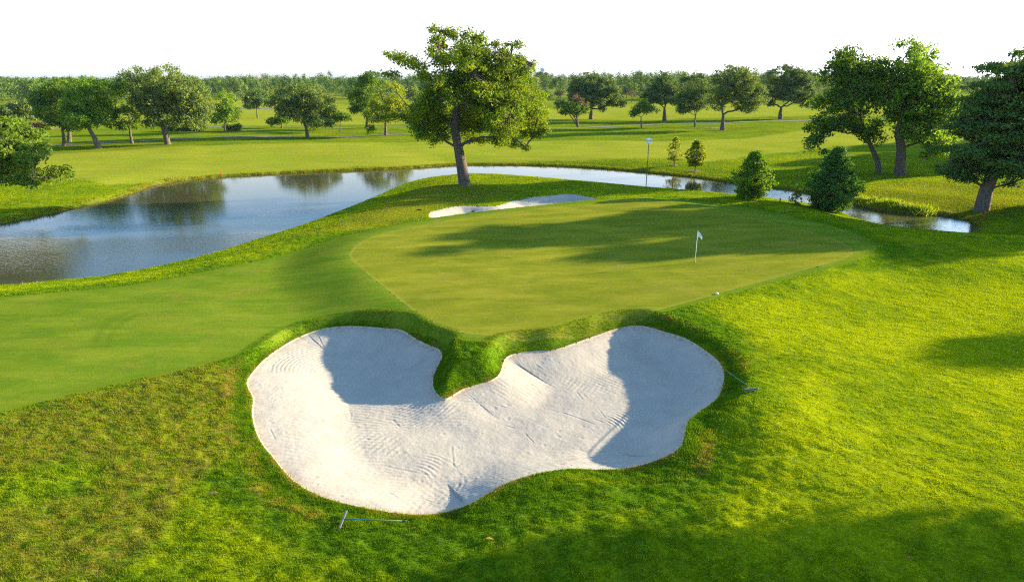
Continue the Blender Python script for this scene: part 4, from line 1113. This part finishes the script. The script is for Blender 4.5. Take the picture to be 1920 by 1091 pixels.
for off in (-.0065, .0065):
    c = (.46, .52)
    ring = [(c[0] + r * math.cos(t) * .9, c[1] + r * math.sin(t)) for r in (.20, .25) for t in np.arange(14) * 2 * math.pi / 14]
    V = [flag_pt(u, v, off) for u, v in ring]
    a = np.arange(14); mb.add(V, np.stack([a, (a + 1) % 14, 14 + (a + 1) % 14, 14 + a], 1))
    sh = [(c[0] - .10, c[1] - .11), (c[0], c[1] - .15), (c[0] + .10, c[1] - .11), (c[0] + .09, c[1] + .05), (c[0], c[1] + .15), (c[0] - .09, c[1] + .05), c]
    mb.add([flag_pt(u, v, off) for u, v in sh], t=[[6, k_, (k_ + 1) % 6] for k_ in range(6)])
mb.build("emblem", M_GREYI, flg)

# nest box on a tall pole
bh = on_ground(1211, 354); topz = on_y(1211, 269, bh[1])[2] - bh[2]
bo = empty("bird_house", tuple(bh), R(15)); tag(bo, "white bird house on a tall thin dark pole at the pond edge", "bird house")
mb = MB(); mb.tube([(0, 0, -.3), (0, 0, 1.5), (.0, 0, topz)], [.05, .045, .04], 8); mb.build("pole", M_DARK, bo)
mb = MB(); mb.box((0, 0, topz + .03), (.54, .54, .04), bev=.01); mb.box((0, 0, topz + .24), (.42, .42, .38), bev=.02)
hs = mb.build("house", M_WHITE, bo, smooth_shade=False)
for k in range(4):
    a = k * math.pi / 2
    for dx in (-.1, .1):
        cx, cy = math.cos(a), math.sin(a)
        p = np.array([cx * .212 - cy * dx, cy * .212 + cx * dx, topz + .27])
        th = np.arange(12) * 2 * math.pi / 12
        V = np.vstack([p, p + np.stack([-cy * .06 * np.cos(th), cx * .06 * np.cos(th), .06 * np.sin(th)], 1)])
        mb = MB(); mb.add(V, t=[[0, 1 + q, 1 + (q + 1) % 12] for q in range(12)]); mb.build("entrance_hole", M_DARK, hs)  # flat dark disc standing in for the shade inside the opening
mb = MB(); e = .3; z0 = topz + .44
mb.add([(-e, -e, z0), (e, -e, z0), (e, e, z0), (-e, e, z0), (-e, -e, z0 + .04), (e, -e, z0 + .04), (e, e, z0 + .04), (-e, e, z0 + .04), (0, 0, z0 + .15)],
       [[3, 2, 1, 0], [0, 1, 5, 4], [1, 2, 6, 5], [2, 3, 7, 6], [3, 0, 4, 7]], [[4, 5, 8], [5, 6, 8], [6, 7, 8], [7, 4, 8]])
mb.build("roof", M_WHITE, bo, smooth_shade=False)

# rakes
def rake(label, h0, h1, e0, e1, lift=0.05):
    """head from pixel h0 to h1, handle from the head's middle e0 to its free end e1"""
    a, b = on_ground(*h0), on_ground(*h1); c = (a + b) / 2; d = on_ground(*e1)
    root = empty("bunker_rake", (c[0], c[1], H(c[0], c[1]))); tag(root, label, "rake", "bunker rakes")
    o = np.array(root.location)
    a, b, d = a - o, b - o, d - o
    a[2] = b[2] = lift + .06; d[2] += lift
    u = (b - a) / np.linalg.norm(b - a); L = np.linalg.norm(b - a)
    hd = d - (a + b) / 2; hd[2] = 0; hd /= np.linalg.norm(hd)
    up = np.array([0, 0, 1.0]); sd = np.cross(up, u)
    mb = MB(); mb.box((a + b) / 2, (L, .07, .045), bev=.012, ax=np.array([u, sd, up])); hdm = mb.build("head", M_GREYP, root, smooth_shade=False)
    mb = MB()
    for t in np.linspace(.03, .97, 15):
        p = a + (b - a) * t
        mb.tube([p, p - hd * .03 + [0, 0, -.05], p - hd * .045 + [0, 0, -.10]], [.014, .011, .005], 5)
    mb.build("teeth", M_GREYP, hdm)
    p0 = (a + b) / 2 + [0, 0, .012]
    pe = p0 + (d - p0) * .94
    mb = MB(); mb.tube([p0 - hd * .03, p0 + hd * .1, (p0 + pe) / 2, pe], [.017, .016, .015, .015], 10); mb.build("handle", M_TEAL, root)
    mb = MB(); mb.tube([pe, d], [.023, .023], 10); mb.build("grip", M_DARK, root)
    return root
rake("teal handled rake lying on the grass just below the front bunker", (651, 967), (637, 999), (644, 983), (763, 979))
rake("teal handled rake lying at the right hand end of the front bunker", (1394, 739), (1421, 734), (1406, 736), (1360, 697))
rake("small dark looking rake at the rim of the narrow bunker behind the green", (974, 377.5), (979, 373.5), (977, 376), (993, 374.2))

# stakes
def stake(label, px, py, h, mat, w_=.09):
    b = on_ground(px, py)
    mb = MB(); mb.box((0, 0, h / 2 - .05), (w_, w_, h), bev=.01)
    mb.add([(-w_ / 2, -w_ / 2, h - .05), (w_ / 2, -w_ / 2, h - .05), (w_ / 2, w_ / 2, h - .05), (-w_ / 2, w_ / 2, h - .05), (0, 0, h + .0)], t=[[0, 1, 4], [1, 2, 4], [2, 3, 4], [3, 0, 4]])
    o = mb.build("hazard_stake", mat, None, smooth_shade=False); o.location = tuple(b); tag(o, label, "stake", "hazard stakes round the pond")
stake("red stake on the near pond bank, left of the green", 418.5, 466, .36, M_RED)
stake("red stake beside the flared trunk at the creek end", 1845, 407, .45, M_RED)
stake("tiny red stake on the far pond bank at the left", 414, 329, .55, M_RED)
stake("small red stake right of the lone tall tree at the water edge", 1008, 336.5, .4, M_RED)
stake("dark wooden stake between the bright conical tree and the golden sapling", 1462, 380, .5, M_BARK, .1)

# sprinkler lid, stones, leaves
b = on_ground(1344, 552)
mb = MB(); mb.lathe([(0, .026), (.08, .024), (.095, .016), (.095, 0), (.09, -.05)], n=20)
o = mb.build("sprinkler_lid", M_TANK); o.location = (b[0], b[1], b[2] + .05); tag(o, "small white disc lying in the rough just off the front of the green", "sprinkler lid")
def stone(label, px, py, s, seed):
    rg = np.random.default_rng(seed); b = on_ground(px, py)
    mb = MB(); th = np.linspace(0, math.pi, 7)
    mb.lathe(np.stack([np.sin(th) * s, -np.cos(th) * s * .45], 1), n=10)
    V = np.vstack(mb.v); V *= 1 + .18 * rg.normal(size=V.shape) * (np.abs(V) > .01); V[:, 0] *= 1.6
    mb.v = [V]; o = mb.build("stone", M_STONE); o.location = (b[0], b[1], b[2] + .2 * s); tag(o, label, "stone")
stone("small dark lump on the sand of the narrow rear bunker", 888, 397, .13, 1)
stone("small dark lump on the sunny grass left of the narrow rear bunker", 787, 394.5, .16, 2)
def leaf(label, px, py, s, seed):
    rg = np.random.default_rng(seed); b = on_ground(px, py); a = rg.uniform(0, 6.28)
    t = np.linspace(-1, 1, 9); wv = (1 - t ** 2) * .42 * (1 + .25 * np.cos(t * 9))
    V = []
    for k in (-1, 0, 1):
        V += [[ti * s, k * wi * s, .25 * s * (1 - ti * ti) * (.4 + .6 * abs(k)) + .03] for ti, wi in zip(t, wv)]
    V = np.array(V); i = np.arange(8)
    F = np.vstack([np.stack([i, i + 1, i + 10, i + 9], 1), np.stack([9 + i, 10 + i, 19 + i, 18 + i], 1)])
    o = link_mesh("fallen_leaf", V, F, M_LEAF); o.location = (b[0], b[1], b[2] + .05); o.rotation_euler = (rg.normal(0, .15), rg.normal(0, .15), a); tag(o, label, "leaf", "fallen leaves on the rough")
leaf("large orange brown leaf in the dark green rough left of the front bunker", 400, 929, .17, 1)
leaf("brown leaf among two small ones low in the dull rough at the left", 160, 1037, .09, 2)
leaf("small tan leaf on the grass just below the right end of the teal handle", 775, 995, .07, 3)
leaf("brown leaf in shade at the bottom right, left of the bright patch", 1565, 1075, .08, 4)
leaf("tan leaf in the shaded lower right, near the sunlit gap", 1701, 1052, .1, 5)
leaf("dark twig built as a curled brown leaf in the rough below the middle of the front bunker", 918, 1015, .13, 6)  # a twig, drawn with the fallen leaf shape

# far structures
b = on_ground(396, 174.5); s_ = b[1] * 1.05 / FPX
sh = empty("arched_shelter", tuple(b)); tag(sh, "low green arched shelter roof on the distant hole before the woods", "shelter")
W_ = 13 * s_; Hh = 10 * s_
mb = MB(); th = np.linspace(0, math.pi, 15)
for r_, off in ((1.0, 0), (.93, 0)):
    pass
A = np.stack([np.cos(th) * W_, th * 0, np.sin(th) * Hh * .8 + Hh * .15], 1)
Vv = np.vstack([A + [0, -3, 0], A + [0, 3, 0], A * [.94, 1, .94] + [0, -3, 0], A * [.94, 1, .94] + [0, 3, 0]])
i = np.arange(14)
mb.add(Vv, np.vstack([np.stack([i, i + 1, 16 + i, 15 + i], 1), np.stack([30 + i, 45 + i, 46 + i, 31 + i], 1), np.stack([i, 30 + i, 31 + i, i + 1], 1), np.stack([15 + i, 16 + i, 46 + i, 45 + i], 1)]))
mb.build("roof", M_CANOPY, sh)
for sx in (-.95, .95):
    for sy in (-2.8, 2.8):
        mb = MB(); mb.tube([(sx * W_, sy, -.2), (sx * W_, sy, Hh * .3)], .15, 8); mb.build("post", M_GREYP, sh)
p = on_y(1018, 131, 2600); g0 = -0.5
wtw = empty("water_tower", (p[0], 2600, g0)); tag(wtw, "faint pale water tower standing above the far woods right of the lone tall tree", "water tower")
ht_ = p[2] - g0; rr = 11.0
mb = MB(); mb.lathe([(0, ht_ - 7), (rr * .6, ht_ - 6), (rr, ht_ - 1), (rr, ht_ + 2), (rr * .6, ht_ + 6), (0, ht_ + 7.5)], n=24); mb.build("tank", M_TANK, wtw)
mb = MB(); mb.tube([(0, 0, -1), (0, 0, 6), (0, 0, ht_ - 5)], [4, 2.4, 2.2], 16); mb.build("shaft", M_TANK, wtw)
print("ground verts", len(X), "blades", n3 // 3, "woods", wn // 4)

# ------------------------------------------------------------------ summer haze
HAZE = 0.00004
if HAZE > 0:
    m, nt2, out = new_mat("haze_air")
    pv = nt2.nodes.new("ShaderNodeVolumePrincipled")
    pv.inputs["Color"].default_value = (0.58, 0.78, 1.0, 1)
    pv.inputs["Density"].default_value = HAZE
    pv.inputs["Anisotropy"].default_value = 0.0
    nt2.links.new(pv.outputs[0], out.inputs["Volume"])
    mb = MB(); mb.box((0, 1250, 11.5), (6000, 3100, 29)); hz = mb.build("haze", m, None, smooth_shade=False)
    tag(hz, "thin pale summer haze over the course", kind="stuff")
